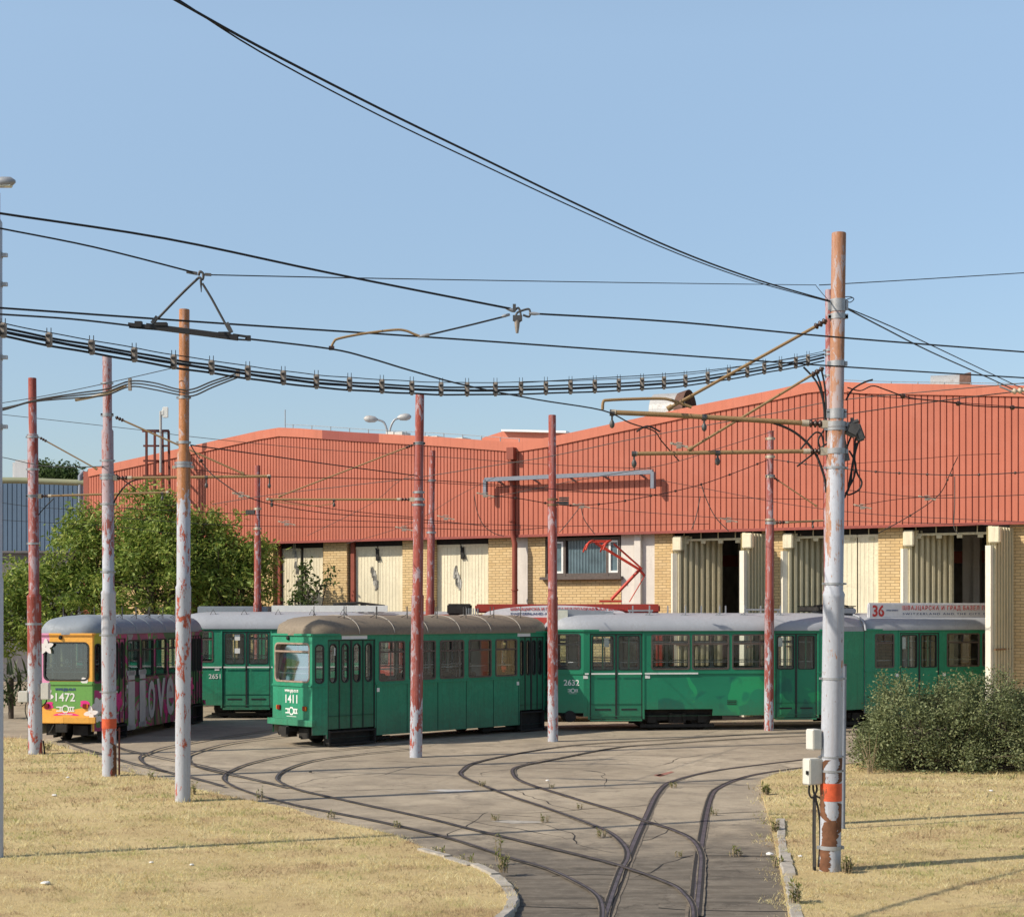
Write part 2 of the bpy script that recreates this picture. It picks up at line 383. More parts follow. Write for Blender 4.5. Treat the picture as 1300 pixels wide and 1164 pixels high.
# ---- ground
def pavement():
    t = NT('yard_concrete'); v = t.coord('Object'); xyz = sep_xyz(t)
    n1 = t.noise(v, .16, 6, .62); n2 = t.noise(v, 1.1, 6, .7); n3 = t.noise(v, 30, 6, .8); n4 = t.noise(v, 4.5, 7, .75); n5 = t.noise(v, .45, 4, .6, 1.2)
    c = t.mix(t.ramp(n1, [(.36,0),(.64,1)]), (.325,.270,.197), (.50,.422,.312))
    c = t.mix(t.math('MULTIPLY', t.ramp(n5, [(.5,0),(.56,1)]), .35), c, (.26,.218,.165))
    c = t.mix(t.math('MULTIPLY', t.ramp(n2, [(.45,0),(.68,1)]), .6), c, (.21,.177,.135))
    c = t.mix(t.math('MULTIPLY', t.ramp(n4, [(.52,0),(.70,1)]), .5), c, (.40,.345,.265))
    c = t.mix(t.math('MULTIPLY', t.ramp(n4, [(.30,1),(.42,0)]), .45), c, (.12,.10,.08))
    sp = t.noise(v, 55, 3, .8); c = t.mix(t.ramp(sp, [(.36,.55),(.46,0)]), c, (.085,.075,.062)); c = t.mix(t.ramp(sp, [(.60,0),(.72,.5)]), c, (.52,.46,.37))
    # oily dark slabs where the tracks meet near the road
    k = t.math('ADD', t.math('DIVIDE', t.math('SUBTRACT', 26.0, xyz[1]), 4.5), t.math('MULTIPLY', t.math('SUBTRACT', n2, .5), 2.4))
    k = t.math('MULTIPLY', t.math('MINIMUM', t.math('MAXIMUM', k, 0.0), 1.0), .85)
    st = t.noise(t.coord('Object', (.5,3.2,1)), 1.2, 6, .75)
    c = t.mix(k, c, t.mix(t.ramp(st, [(.38,0),(.60,1)]), (.060,.053,.045), (.165,.143,.115)))
    c = t.mix(t.math('MULTIPLY', k, t.ramp(n4, [(.5,0),(.7,.5)])), c, (.30,.265,.21))
    vo = t.node('ShaderNodeTexVoronoi', feature='DISTANCE_TO_EDGE')
    wv = t.node('ShaderNodeVectorMath', operation='ADD'); nn = t.node('ShaderNodeTexNoise'); t.link(v, nn.inputs['Vector'])
    nn.inputs['Scale'].default_value = 1.3; nn.inputs['Detail'].default_value = 8; nn.inputs['Roughness'].default_value = .7
    sc = t.node('ShaderNodeVectorMath', operation='SCALE'); t.link(nn.outputs['Color'], sc.inputs[0]); sc.inputs['Scale'].default_value = 1.3
    t.link(v, wv.inputs[0]); t.link(sc.outputs[0], wv.inputs[1]); t.link(wv.outputs[0], vo.inputs['Vector']); vo.inputs['Scale'].default_value = .55
    cr = t.ramp(vo.outputs['Distance'], [(.0, 1), (.010, 0)])
    c = t.mix(t.math('MULTIPLY', cr, t.math('MULTIPLY', t.ramp(n1, [(.45,0),(.6,1)]), .6)), c, (.07,.06,.05))
    t.bump(t.math('ADD', n3, t.math('MULTIPLY', cr, -1.2)), .5, .01)
    return t.base(c, .9, 0, .2)
M['pave'] = pavement()
def slab():
    t = NT('track_slab_dark'); v = t.coord('Object'); n2 = t.noise(v, 1.6, 6, .7); n3 = t.noise(v, 40, 5, .75); n4 = t.noise(t.coord('Object', (1,4,1)), 1.5, 5, .7)
    c = t.mix(t.ramp(n2, [(.3,0),(.7,1)]), (.145,.128,.112), (.225,.202,.175))
    c = t.mix(t.math('MULTIPLY', t.ramp(n4, [(.5,0),(.75,1)]), .7), c, (.075,.068,.062))
    c = t.mix(t.ramp(n3, [(.35,.35),(.7,0)]), c, (.08,.07,.06))
    t.bump(n3, .35, .008); return t.base(c, .85, 0, .25)
M['slab'] = slab()
M['rail'] = plain('rail_steel', (.14,.12,.125), .5, .4, .55, 5)
M['groove'] = plain('rail_groove', (.028,.025,.023), .9, 0, .4, 9)
def stain():
    t = NT('rail_side_grime'); v = t.coord('Object'); n = t.noise(v, 5, 6, .7)
    return t.base(t.mix(t.ramp(n, [(.35,0),(.7,1)]), (.13,.108,.085), (.27,.228,.172)), .9, 0, .2)
M['stain'] = stain()
M['kerb'] = plain('kerb_concrete', (.40,.365,.31), .85, 0, .3, 8)
def soil():
    t = NT('dry_lawn_soil'); v = t.coord('Object'); n1 = t.noise(v, .5, 6, .65); n2 = t.noise(v, 7, 6, .75); n3 = t.noise(v, 60, 4, .7)
    c = t.mix(t.ramp(n1, [(.35,0),(.65,1)]), (.55,.42,.20), (.71,.565,.29))
    c = t.mix(t.math('MULTIPLY', t.ramp(n2, [(.45,0),(.7,1)]), .6), c, (.42,.31,.17))
    c = t.mix(t.ramp(n3, [(.35,.35),(.65,0)]), c, (.26,.19,.11))
    t.bump(n3, .8, .02); return t.base(c, .95, 0, .1)
M['soil'] = soil()
M['earth'] = plain('far_ground', (.26,.22,.16), .95, 0, .25, .05)
M['blade'] = None
M['mark_white'] = plain('chalk_mark', (.50,.48,.44), .9, 0, .3, 6); M['mark_letter_red'] = plain('red_mark', (.36,.16,.12), .9, 0, .35, 6)
def blade():
    t = NT('dry_grass_blade'); g = t.node('ShaderNodeNewGeometry'); v = t.coord('Object'); n = t.noise(t.coord('Object',(.8,1.5,1)), .8, 6, .7); n2 = t.noise(v, 1.6, 5, .7)
    f = t.math('ADD', t.math('MULTIPLY', g.outputs['Random Per Island'], .55), t.math('MULTIPLY', t.math('SUBTRACT', n2, .28), 1.0))
    dry = t.ramp(f, [(.10,(.38,.27,.10)),(.30,(.74,.585,.26)),(.45,(.92,.78,.40)),(.65,(.98,.90,.55))])
    grn = t.ramp(f, [(.2,(.19,.25,.06)),(.7,(.60,.62,.23))])
    brn = t.ramp(f, [(.2,(.27,.165,.095)),(.7,(.68,.48,.31))])
    c = t.mix(t.ramp(n, [(.49,0),(.60,.9)]), dry, grn)
    c = t.mix(t.ramp(t.noise(t.coord('Object',(1,1.6,1)), .75, 5, .65, .5), [(.50,0),(.60,.9)]), c, brn)
    t.base(c, .8, 0, .1)
    nu = t.node('ShaderNodeCombineXYZ'); nu.inputs[2].default_value = 1.0; gm = t.node('ShaderNodeVectorMath', operation='SCALE'); t.link(g.outputs['Normal'], gm.inputs[0]); gm.inputs['Scale'].default_value = .45
    ad = t.node('ShaderNodeVectorMath', operation='ADD'); t.link(nu.outputs[0], ad.inputs[0]); t.link(gm.outputs[0], ad.inputs[1]); nz = t.node('ShaderNodeVectorMath', operation='NORMALIZE'); t.link(ad.outputs[0], nz.inputs[0]); t.link(nz.outputs[0], t.b.inputs['Normal'])
    tl = t.node('ShaderNodeBsdfTranslucent'); t.link(c, tl.inputs['Color']); m = t.node('ShaderNodeMixShader'); m.inputs[0].default_value = .45
    t.link(t.b.outputs[0], m.inputs[1]); t.link(tl.outputs[0], m.inputs[2]); t.link(m.outputs[0], t.out.inputs['Surface']); return t.mat
M['blade'] = blade()
M['leaf'] = leafmat('tree_leaf', [(.1,(.055,.095,.018)),(.35,(.15,.235,.04)),(.65,(.28,.36,.07)),(.95,(.50,.50,.14))])
M['leaf_small'] = leafmat('sapling_leaf', [(.1,(.03,.055,.012)),(.5,(.065,.105,.025)),(.95,(.12,.16,.045))])
M['leaf_bush'] = leafmat('bush_leaf', [(.1,(.06,.078,.032)),(.45,(.14,.17,.072)),(.75,(.23,.26,.12)),(.95,(.37,.37,.20))], .2)
M['leaf_far'] = leafmat('far_leaf', [(.1,(.03,.06,.015)),(.9,(.09,.14,.04))])
M['leaf_yucca'] = leafmat('sword_leaf', [(.1,(.03,.05,.018)),(.9,(.10,.13,.05))], .15)
M['weed'] = leafmat('weed_leaf', [(.1,(.10,.13,.03)),(.6,(.2,.22,.06)),(.95,(.36,.32,.12))])
M['bark'] = plain('bark', (.10,.078,.058), .9, 0, .4, 12)
M['twig'] = plain('dry_twig', (.36,.28,.18), .9, 0, .3, 12)
M['scrap'] = plain('white_scrap', (.72,.71,.68), .7, 0, .1, 12)
# ------------------------------------------------------------------ camera, light, sky
cam_d = bpy.data.cameras.new('camera'); cam = bpy.data.objects.new('camera', cam_d); COL.objects.link(cam)
cam.location = (0, 0, H); cam.rotation_euler = (math.radians(90), 0, 0)
cam_d.sensor_width = 36; cam_d.lens = 36 * F / 1300; cam_d.shift_y = (HY - 582) / 1300
cam_d.clip_start = .2; cam_d.clip_end = 6000
scene.camera = cam
scene.render.resolution_x = 1024; scene.render.resolution_y = 916
SUN_EL = math.radians(37); sx, sy = .927, .375          # light travels towards +x, +y
ldir = V(sx*math.cos(SUN_EL), sy*math.cos(SUN_EL), -math.sin(SUN_EL)).normalized()
sd = bpy.data.lights.new('sun', 'SUN'); so = bpy.data.objects.new('sun', sd); COL.objects.link(so)
sd.energy = 5.0; sd.angle = math.radians(.5); sd.color = (1.0, .90, .76)
so.rotation_euler = ldir.to_track_quat('-Z', 'Y').to_euler(); so.location = (-30, -12, 30)
w = bpy.data.worlds.new('World'); scene.world = w; w.use_nodes = True
wn = w.node_tree.nodes; bg = wn['Background']
sky = wn.new('ShaderNodeTexSky'); sky.sky_type = 'NISHITA'; sky.sun_disc = False
sky.sun_elevation = SUN_EL; sky.sun_rotation = math.atan2(-sx, -sy)
sky.air_density = 1.0; sky.dust_density = 1.2; sky.ozone_density = 1.6; sky.altitude = 100
w.node_tree.links.new(sky.outputs[0], bg.inputs[0]); bg.inputs[1].default_value = .125
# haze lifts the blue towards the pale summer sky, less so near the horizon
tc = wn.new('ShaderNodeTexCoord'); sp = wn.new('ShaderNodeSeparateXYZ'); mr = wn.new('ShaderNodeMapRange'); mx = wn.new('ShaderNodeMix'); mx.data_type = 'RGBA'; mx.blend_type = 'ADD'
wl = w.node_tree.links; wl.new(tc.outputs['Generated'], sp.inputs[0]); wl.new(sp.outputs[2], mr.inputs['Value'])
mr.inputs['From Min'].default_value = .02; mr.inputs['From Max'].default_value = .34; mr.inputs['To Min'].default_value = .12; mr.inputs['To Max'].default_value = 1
m2 = wn.new('ShaderNodeMapRange'); wl.new(sp.outputs[2], m2.inputs['Value']); m2.inputs['From Min'].default_value = .37; m2.inputs['From Max'].default_value = .56; m2.inputs['To Min'].default_value = 1; m2.inputs['To Max'].default_value = 0  # added haze fades to nothing above the view, to lower the ambient fill
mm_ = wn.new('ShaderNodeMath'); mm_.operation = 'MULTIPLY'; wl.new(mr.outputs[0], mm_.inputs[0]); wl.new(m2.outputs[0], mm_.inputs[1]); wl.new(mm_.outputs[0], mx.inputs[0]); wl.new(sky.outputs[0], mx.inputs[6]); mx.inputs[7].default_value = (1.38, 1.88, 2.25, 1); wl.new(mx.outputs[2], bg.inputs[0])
scene.view_settings.view_transform = 'Standard'; scene.view_settings.look = 'None'; scene.view_settings.exposure = 0

# ------------------------------------------------------------------ ground sheets
mb = MB(); mb.poly([(-3000,-400,-.03),(3000,-400,-.03),(3000,4500,-.03),(-3000,4500,-.03)])
tag(mb.build('ground', M['earth']), kind='structure')
mb = MB(); mb.poly([(-60,3,0),(60,3,0),(60,110,0),(-60,110,0)])
tag(mb.build('yard_pavement', M['pave']), kind='structure')
LEFT_PX = [(-300,933),(-60,934),(0,938),(30,940),(65,947),(126,963),(151,981),(223,994),(246,1004),(300,1016),(369,1029),(400,1041),(450,1052),(497,1063),(552,1086),(608,1103),(642,1121),(657,1142),(653,1160),(636,1180),(600,1215),(560,1260),(-500,1260)]
RIGHT_PX = [(1020,979),(985,985),(966,993),(969,1015),(978,1046),(985,1080),(992,1115),(998,1146),(1002,1170),(1012,1260),(1900,1260),(1900,940),(1300,944),(1200,952),(1120,962),(1085,972)]
def poly_xy(px): return [gnd(x, y).xy for x, y in px]
LP, RP = poly_xy(LEFT_PX), poly_xy(RIGHT_PX)
for nm, P in (('lawn_left', LP), ('lawn_right', RP)):
    mb = MB(); mb.tess([V(p.x, p.y, .055) for p in P]); n = len(P)
    for i in range(n):
        a, b = P[i], P[(i+1) % n]; c = (Vector((sum(p.x for p in P)/n, sum(p.y for p in P)/n)))
        mb.poly([(a.x,a.y,.055),(b.x,b.y,.055),(b.x,b.y,-.01),(a.x,a.y,-.01)])
    tag(mb.build(nm, M['soil']), kind='structure')
def inside(P, X, Y):
    r = np.zeros(len(X), bool); n = len(P); j = n-1
    for i in range(n):
        xi, yi, xj, yj = P[i].x, P[i].y, P[j].x, P[j].y
        c = ((yi > Y) != (yj > Y)) & (X < (xj-xi)*(Y-yi)/(yj-yi+1e-12)+xi); r ^= c; j = i
    return r
def fnoise(x, y, s, seed=0):
    return (np.sin(x*s*1.3+y*s*.7+seed)+np.sin(x*s*.6-y*s*1.5+seed*2.1+1)+np.sin(x*s*2.3+y*s*1.9+seed*3.3+2)*.6)/2.6
def grass(name, P, bands, label):
    vs = []; cnt = 0
    for (y0, y1, dens, hh, ww) in bands:
        x0 = max(min(p.x for p in P), -.36*y1); x1 = min(max(p.x for p in P), .36*y1)
        n = int((x1-x0)*(y1-y0)*dens)
        X = rng.uniform(x0, x1, n); Y = rng.uniform(y0, y1, n)
        q = .28*np.clip(fnoise(X,Y,2.7,7)+fnoise(X,Y,9.0,1)*.7+rng.normal(0,.5,n),-1.4,1.4); ins = inside(P, X, Y); k = (ins | inside(P, X+q, Y+q)) & (np.abs(X) < .35*Y+.3) & (fnoise(X,Y,1.9)+fnoise(X,Y,5.1,3)*.7+rng.uniform(-1.0,1.3,n) > -.35)
        X, Y = X[k], Y[k]; ins = ins[k]; n = len(X)
        tall = 1+.45*fnoise(X,Y,1.3,5)
        h = hh*rng.uniform(.35,1.25,n)*tall*np.where(fnoise(X,Y,11.0,9)+fnoise(X,Y,23.0,4)*.6 > .55, 2.1, 1.0); a = rng.uniform(0, 2*np.pi, n); b = rng.uniform(0, 2*np.pi, n); ln = h*rng.uniform(.2,1.5,n)
        wv = ww*rng.uniform(.6,1.3,n)
        t = np.empty((n, 3, 3)); z0 = np.where(ins, .05, .004)
        t[:,0] = np.stack([X-np.cos(a)*wv, Y-np.sin(a)*wv, z0], 1)
        t[:,1] = np.stack([X+np.cos(a)*wv, Y+np.sin(a)*wv, z0], 1)
        t[:,2] = np.stack([X+np.cos(b)*ln, Y+np.sin(b)*ln, z0+h], 1)
        vs.append(t.reshape(-1,3)); cnt += n
    v = np.concatenate(vs); me = bpy.data.meshes.new(name)
    me.vertices.add(len(v)); me.vertices.foreach_set('co', v.astype(np.float32).ravel())
    me.loops.add(cnt*3); me.loops.foreach_set('vertex_index', np.arange(cnt*3, dtype=np.int32))
    me.polygons.add(cnt); me.polygons.foreach_set('loop_start', np.arange(0, cnt*3, 3, dtype=np.int32)); me.polygons.foreach_set('loop_total', np.full(cnt, 3, np.int32))
    me.materials.append(M['blade']); me.update(calc_edges=True)
    o = bpy.data.objects.new(name, me); COL.objects.link(o)
    return tag(o, label, 'grass', kind='stuff')
B = [(14,18.5,2300,.032,.0034),(18.5,22,1750,.034,.0044),(22,27,1000,.038,.006),(27,34,470,.043,.009),(34,44,200,.052,.013)]
grass('dry_grass', LP, B, 'sun-bleached straw coloured grass left of the tram tracks')
grass('dry_grass', RP, B, 'sun-bleached straw coloured grass around the tall right pole and bush')

# ------------------------------------------------------------------ kerbs
def offset_line(pts, d):
    out = []
    for i, p in enumerate(pts):
        t = (pts[min(i+1,len(pts)-1)]-pts[max(i-1,0)]); t.z = 0; t.normalize()
        out.append(p + V(-t.y, t.x, 0)*d)
    return out
def kerb(pxs, side, label, seg=.75):
    line = catmull([gnd(x, y) for x, y in pxs], 8)
    # even pieces
    acc = [line[0]]; L = 0
    r = thing('kerb', label, 'kerb', line[len(line)//2])
    o = r.location.copy(); d = 0; cur = [line[0]]
    def emit(cur):
        m = MB(); w_ = .14+random.uniform(-.03,.025); h_ = .082+random.uniform(-.022,.016); cur = [p+V(random.uniform(-.012,.012),random.uniform(-.012,.012),0) for p in cur]
        a = [p-o for p in cur]; b = [p-o for p in offset_line(cur, side*w_)]
        vs = []
        for p, q in zip(a, b): vs += [p+V(0,0,-.02), p+V(0,0,h_-.015), p.lerp(q,.12)+V(0,0,h_), q+V(0,0,h_), q+V(0,0,-.02)]
        k = len(a); fs = [(i*5+j, (i+1)*5+j, (i+1)*5+j+1, i*5+j+1) for i in range(k-1) for j in range(4)]
        fs += [(0,1,2,3,4), tuple((k-1)*5+j for j in (4,3,2,1,0))]
        m.add(vs, fs); m.build('kerb_stone', M['kerb'], r)
    for i in range(1, len(line)):
        cur.append(line[i]); d += (line[i]-line[i-1]).length
        if d > seg or i == len(line)-1:
            if len(cur) > 1 and (cur[-1]-cur[0]).length > .08:
                dirv = (cur[-1]-cur[-2]).normalized()*.012
                emit(cur[:-1]+[cur[-1]-dirv*random.uniform(1,3.2)])
            cur = [line[i]]; d = 0
    return r
kerb([(540,1083),(575,1093),(612,1105),(642,1121),(658,1142),(654,1160),(640,1176),(612,1205)], -1, 'curved pale concrete kerb around the tip of the left lawn')
kerb([(985,1046),(987,1075),(991,1105),(997,1135),(1002,1164),(1006,1190)], 1, 'straight broken concrete kerb at the foot of the tall right pole')

# ------------------------------------------------------------------ tram tracks (grooved rail set flush)
def ribbon(m, line, w0, w1, z, mi, jit=0.0):
    a = offset_line(line, w0); b = offset_line(line, w1); k = len(line)
    if jit:
        ja = 0.0; jb = 0.0
        for i in range(k):
            ja = ja*.6+random.uniform(-1,1)*jit; jb = jb*.6+random.uniform(-1,1)*jit
            d = (b[i]-a[i]).normalized(); a[i] = a[i]+d*min(ja, .3*abs(w1-w0)); b[i] = b[i]+d*max(jb, -.3*abs(w1-w0))
    vs = []
    for p, q in zip(a, b): vs += [(p.x,p.y,z),(q.x,q.y,z)]
    fs = []
    for i in range(k-1):
        fs.append((2*i,2*i+2,2*i+3,2*i+1) if w1 > w0 else (2*i,2*i+1,2*i+3,2*i+2))
    m.add(vs, fs, mi)
def track(rails, label, lvl, ins=(1,-1), k=1.0):
    r = None
    for pxs, s in zip(rails, ins):
        line = catmull([gnd(x, y) for x, y in pxs], 14); m = MB(); z = .006+lvl*.012
        ribbon(m, line, -.045*k, .078*k, z, 2, .010*k) if s > 0 else ribbon(m, line, -.078*k, .045*k, z, 2, .010*k); ribbon(m, line, -.022*k, .022*k, z+.003, 0)
        ribbon(m, line, s*.022*k, s*.058*k, z+.0035, 1); ribbon(m, line, -s*.022*k, -s*.032*k, z+.0035, 1)
        o = line[len(line)//2]
        if r is None:
            r = thing('tram_track', label, 'tram track', o); r['kind'] = 'structure'; o0 = o.copy()
        m.v = [(v[0]-o0.x, v[1]-o0.y, v[2]-o0.z) for v in m.v]
        m.build('rail', [M['rail'], M['groove'], M['stain']], r)
track([[(748,1260),(768,1164),(800,1081),(819,1038),(836.5,1004),(858,990),(915,977),(1015,964.6),(1085,957),(1180,951)],
       [(876,1260),(882,1164),(889,1085),(902,1015),(917,998),(954,984.6),(1015,975),(1085,969),(1180,962)]],
      'track curving right from the foreground towards the bush', 0, (-1,1), 1.25)
track([[(1120,927),(980,931),(850,939),(746,945),(677,953.6),(607.7,967.5),(588,978),(587,985),(607.7,995),(649,1011),(694,1026),(746,1045),(777,1059),(794.6,1076),(797,1090),(787.7,1108),(772,1153),(766,1175)],
       [(1120,932),(980,936),(850,944),(781,949.5),(694,966),(656,974),(651,983),(663,993),(711.5,1009),(791,1033),(815,1042),(850,1053),(877,1066),(889,1084),(889,1110),(884,1164)]],
      'track looping left from the far doors then down to the foreground', 1, (-1,1), .92)
track([[(520,944),(440,952),(385,956),(326,967.7),(295,979),(284.6,989),(295,998),(320,1007.7),(369,1021.5),(400,1028),(486.5,1045),(573,1066),(642,1088.6),(694,1104),(732,1121.5),(756.5,1137),(765,1152.7),(765,1180)],
       [(530,951),(450,959),(400,966),(364,977),(351,989),(363,998),(388,1006),(455,1021),(538,1039),(590,1052),(677,1073),(746,1090),(791,1102.5),(850,1124),(869,1138),(879,1154),(880,1180)]],
      'track from under the middle green trailer sweeping to the foreground', 2, (-1,1), .70)
track([[(420,920),(330,930),(221.5,948),(188,958),(178,963),(184.6,971),(212,981),(246,989),(286,1000)],
       [(440,926),(350,937),(290,945),(246,957),(238,963),(243,971),(262,978),(308,988),(363,1001)]],
      'tight track loop on the left between the rusty poles', 3, (-1,1), .68)
track([[(78,938),(89,946),(126,958),(165,970),(212,981.5)],[(128,938),(151,951),(195,962),(246,972),(290,983)]],
      'short track under the flowered trailer', 4, (-1,1), .65)

for pxs in ([(835,1152),(880,1155),(1002,1157)],[(700,1112),(745,1110),(790,1111)],[(893,1086),(930,1086),(985,1087)],[(900,1033),(940,1031),(975,1030)],[(660,1150),(710,1152),(765,1153)]):
    m = MB(); L_ = [gnd(x+random.uniform(-1,1), y) for x, y in pxs]; ribbon(m, catmull(L_, 6), -.018, .020, .003, 0)
    o = m.build('pavement_joint', M['groove'], None, None, L_[0]); o['kind'] = 'structure'
# crazed cracks in the old concrete
rc = random.Random(5)
for sx_, sy_, n, a0 in ((812,948,9,2.6),(800,975,8,3.5),(470,955,7,4.4),(505,1010,7,2.9),(830,1040,6,4.6),(570,1000,6,3.6),(655,1040,7,5.2),(935,955,8,3.4),(700,1000,6,4.0),(430,1000,7,3.0),(745,1000,7,.3),(905,1075,5,4.4),(690,975,8,.2),(870,958,8,4.0),(760,958,7,3.4),(840,1020,6,3.9),(560,985,8,2.7),(475,985,6,1.0),(330,965,7,.4),(620,1030,6,4.6),(720,1065,6,2.2),(650,1000,7,5.0),(520,1035,6,.5)):
    p = gnd(sx_, sy_, .0025); L_ = [p.copy()]; a = a0
    for i in range(n*2): a += rc.uniform(-.42,.42); p = p+V(math.cos(a),math.sin(a),0)*rc.uniform(.15,.45); L_.append(V(p.x,p.y,.0025))
    m = MB(); k = len(L_); vs = []
    for i, q in enumerate(L_):
        t_ = (L_[min(i+1,k-1)]-L_[max(i-1,0)]).normalized(); w_ = rc.uniform(.004,.013)*(.25+1.2*math.sin(math.pi*(i+.5)/k)); vs += [q+V(-t_.y,t_.x,0)*w_, q-V(-t_.y,t_.x,0)*w_]
    m.add(vs, [(2*i,2*i+1,2*i+3,2*i+2) for i in range(k-1)]); o = m.build('pavement_crack', M['groove'], None, None, L_[0]); o['kind'] = 'structure'

# scattered grit, chalk and red marking smears on the concrete
for px, nm, mt, pts in (((570,1003),'pavement_mark','white',[(541,1003),(560,1001.6),(598,1002.2),(604,1003.6),(570,1005)]),((945,984),'pavement_mark','letter_red',[(830,983),(838,982),(845,983.4),(836,984.6)]),((650,1042),'pavement_patch','kerb',[(621,1042),(640,1040.6),(685,1042),(690,1044),(650,1045)]),((835,984),'pavement_mark','letter_red',[(830,984),(852,978.6),(856,979.5),(838,985.6)])):
    m = MB(); m.tess([gnd(x,y,.0045) for x, y in pts]); o = m.build(nm, M['mark_'+mt] if 'mark_'+mt in M else M[mt]); o['kind'] = 'structure'
# ------------------------------------------------------------------ depot hall, local frame: x along facade, y inward, z up
FA = V(-9.0, 60.0, 0); FB = V(14.51, 47.2, 0); FD = (FB-FA).normalized(); FN = V(-FD.y, FD.x, 0)   # FN points inward
RZ = math.atan2(FD.y, FD.x)
def fu(px, off=0.0):
    k = (px-CX)/F; o = FA + FN*off
    return (k*o.y - o.x)/(FD.x - k*FD.y)
def fz(px, py, off=0.0):
    o = FA + FN*off; Y = o.y + FD.y*fu(px, off)
    return H + (HY-py)/F*Y
depot = thing('tram_depot', 'long depot hall of red ribbed cladding over yellow brick bays and doors', 'depot', FA, RZ)
HC = 6.1; RE = .30; DEEP = 34.0
ROOF = [(113,596),(240,568),(330,548),(355,544),(380,545),(450,550),(560,556),(656,563),(700,556),(760,543),(880,517),(985,496),(1025,487),(1045,485),(1109,488),(1300,491),(1420,503),(1600,540)]
RU = [(fu(x), fz(x, y)) for x, y in ROOF]
def roof_h(u):
    if u <= RU[0][0]: return RU[0][1]
    for (a, za), (b, zb) in zip(RU, RU[1:]):
        if u <= b: return za + (zb-za)*(u-a)/(b-a)
    return RU[-1][1]
U0, U1 = RU[0][0], RU[-1][0]; VAL = fu(656)
# ribbed cladding: one folded sheet, pans with narrow grooves
mb = MB(); us = []
u = U0
while u < U1:
    pitch = .138 if u < VAL else .192
    us.append((u, 0)); us.append((u+pitch-.036, 0)); us.append((u+pitch-.028, 1)); us.append((u+pitch-.008, 1)); u += pitch
prev = None
for (u, g) in us:
    y = .035 if g else 0.0; top = roof_h(u)-.02
    cur = [(u, y, HC), (u, y, top)]
    if prev is not None:
        mi = 1 if (g and pg) else 0
        mb.poly([prev[0], cur[0], cur[1], prev[1]], mi)
    prev, pg = cur, g
mb.build('cladding', [M['clad'], M['clad_groove']], depot)
# dark seam joints of the cladding
# soffit strip and flashing under the cladding
mb = MB(); mb.box(((U0+U1)/2, RE/2+.03, HC+.03), (U1-U0, RE+.02, .04)); mb.build('soffit', M['clad_groove'], depot)
mb = MB(); mb.box(((U0+U1)/2, -.012, HC-.02), (U1-U0, .05, .085)); mb.build('drip_flashing', M['fascia_dark'], depot)
# fascia along the roofline
dk0, dk1 = fu(410), fu(482)
mbl, mbr, mbd = MB(), MB(), MB()
cuts = sorted([x for x, _ in RU] + [dk0, dk1])
for a, b in zip(cuts, cuts[1:]):
    za, zb = roof_h(a), roof_h(b); m = mbd if a >= dk0-.01 and b <= dk1+.01 else mbl if b <= dk0+.01 else mbr
    h0 = .30; y0, y1 = -.05, .12
    vs = [(a,y0,za-h0),(b,y0,zb-h0),(b,y0,zb+.03),(a,y0,za+.03),(a,y1,za-h0),(b,y1,zb-h0),(b,y1,zb+.03),(a,y1,za+.03)]
    m.add(vs, [(0,1,2,3),(3,2,6,7),(1,0,4,5)])
mbl.build('fascia', M['fascia'], depot); mbr.build('fascia', M['fascia'], depot); mbd.build('repainted_fascia', M['fascia_dark'], depot)['label'] = 'darker repainted stretch of fascia'
# roof sheets, side walls, back
mb = MB()
for (a, za), (b, zb) in zip(RU, RU[1:]):
    mb.poly([(a,.12,za-.05),(b,.12,zb-.05),(b,DEEP,zb-.05),(a,DEEP,za-.05)])
mb.build('roof', M['roof_sheet'], depot)
mb = MB(); z0 = RU[0][1]
mb.poly([(U0,0,0),(U0,DEEP,0),(U0,DEEP,z0-.06),(U0,0,z0-.06)][::-1]); mb.poly([(U1,0,0),(U1,DEEP,0),(U1,DEEP,RU[-1][1]-.06),(U1,0,RU[-1][1]-.06)])
mb.poly([(U0,DEEP,0),(U1,DEEP,0),(U1,DEEP,9.4),(U0,DEEP,9.4)])
mb.build('side_wall', M['clad'], depot)
mb = MB()   # dark interior lining
for x in (fu(835, RE)-.2, fu(1130,RE)+11):
    mb.box((x, 9, 3.2), (.1, 16, 6.2))
mb.poly([(0,13,0.02),(40,13,0.02),(40,13,7),(0,13,7)]); mb.poly([(0,RE+.4,6.25),(40,RE+.4,6.25),(40,17,6.25),(0,17,6.25)]); mb.poly([(14,RE+.4,.02),(40,RE+.4,.02),(40,17,.02),(14,17,.02)])
mb.build('interior_lining', M['dark_room'], depot)
for x in (fu(930,4), fu(985,5), fu(1228,4), fu(1245,7), fu(925,8)):      # columns and a crane beam deep in the hall
    m = MB(); m.box((x, 5.2, 3.1), (.35,.35,6.1)); m.build('hall_column', M['render'], depot)
m = MB(); m.box((24, 6.0, 5.3), (30,.3,.4)); m.build('hall_beam', M['pipe_red'], depot)
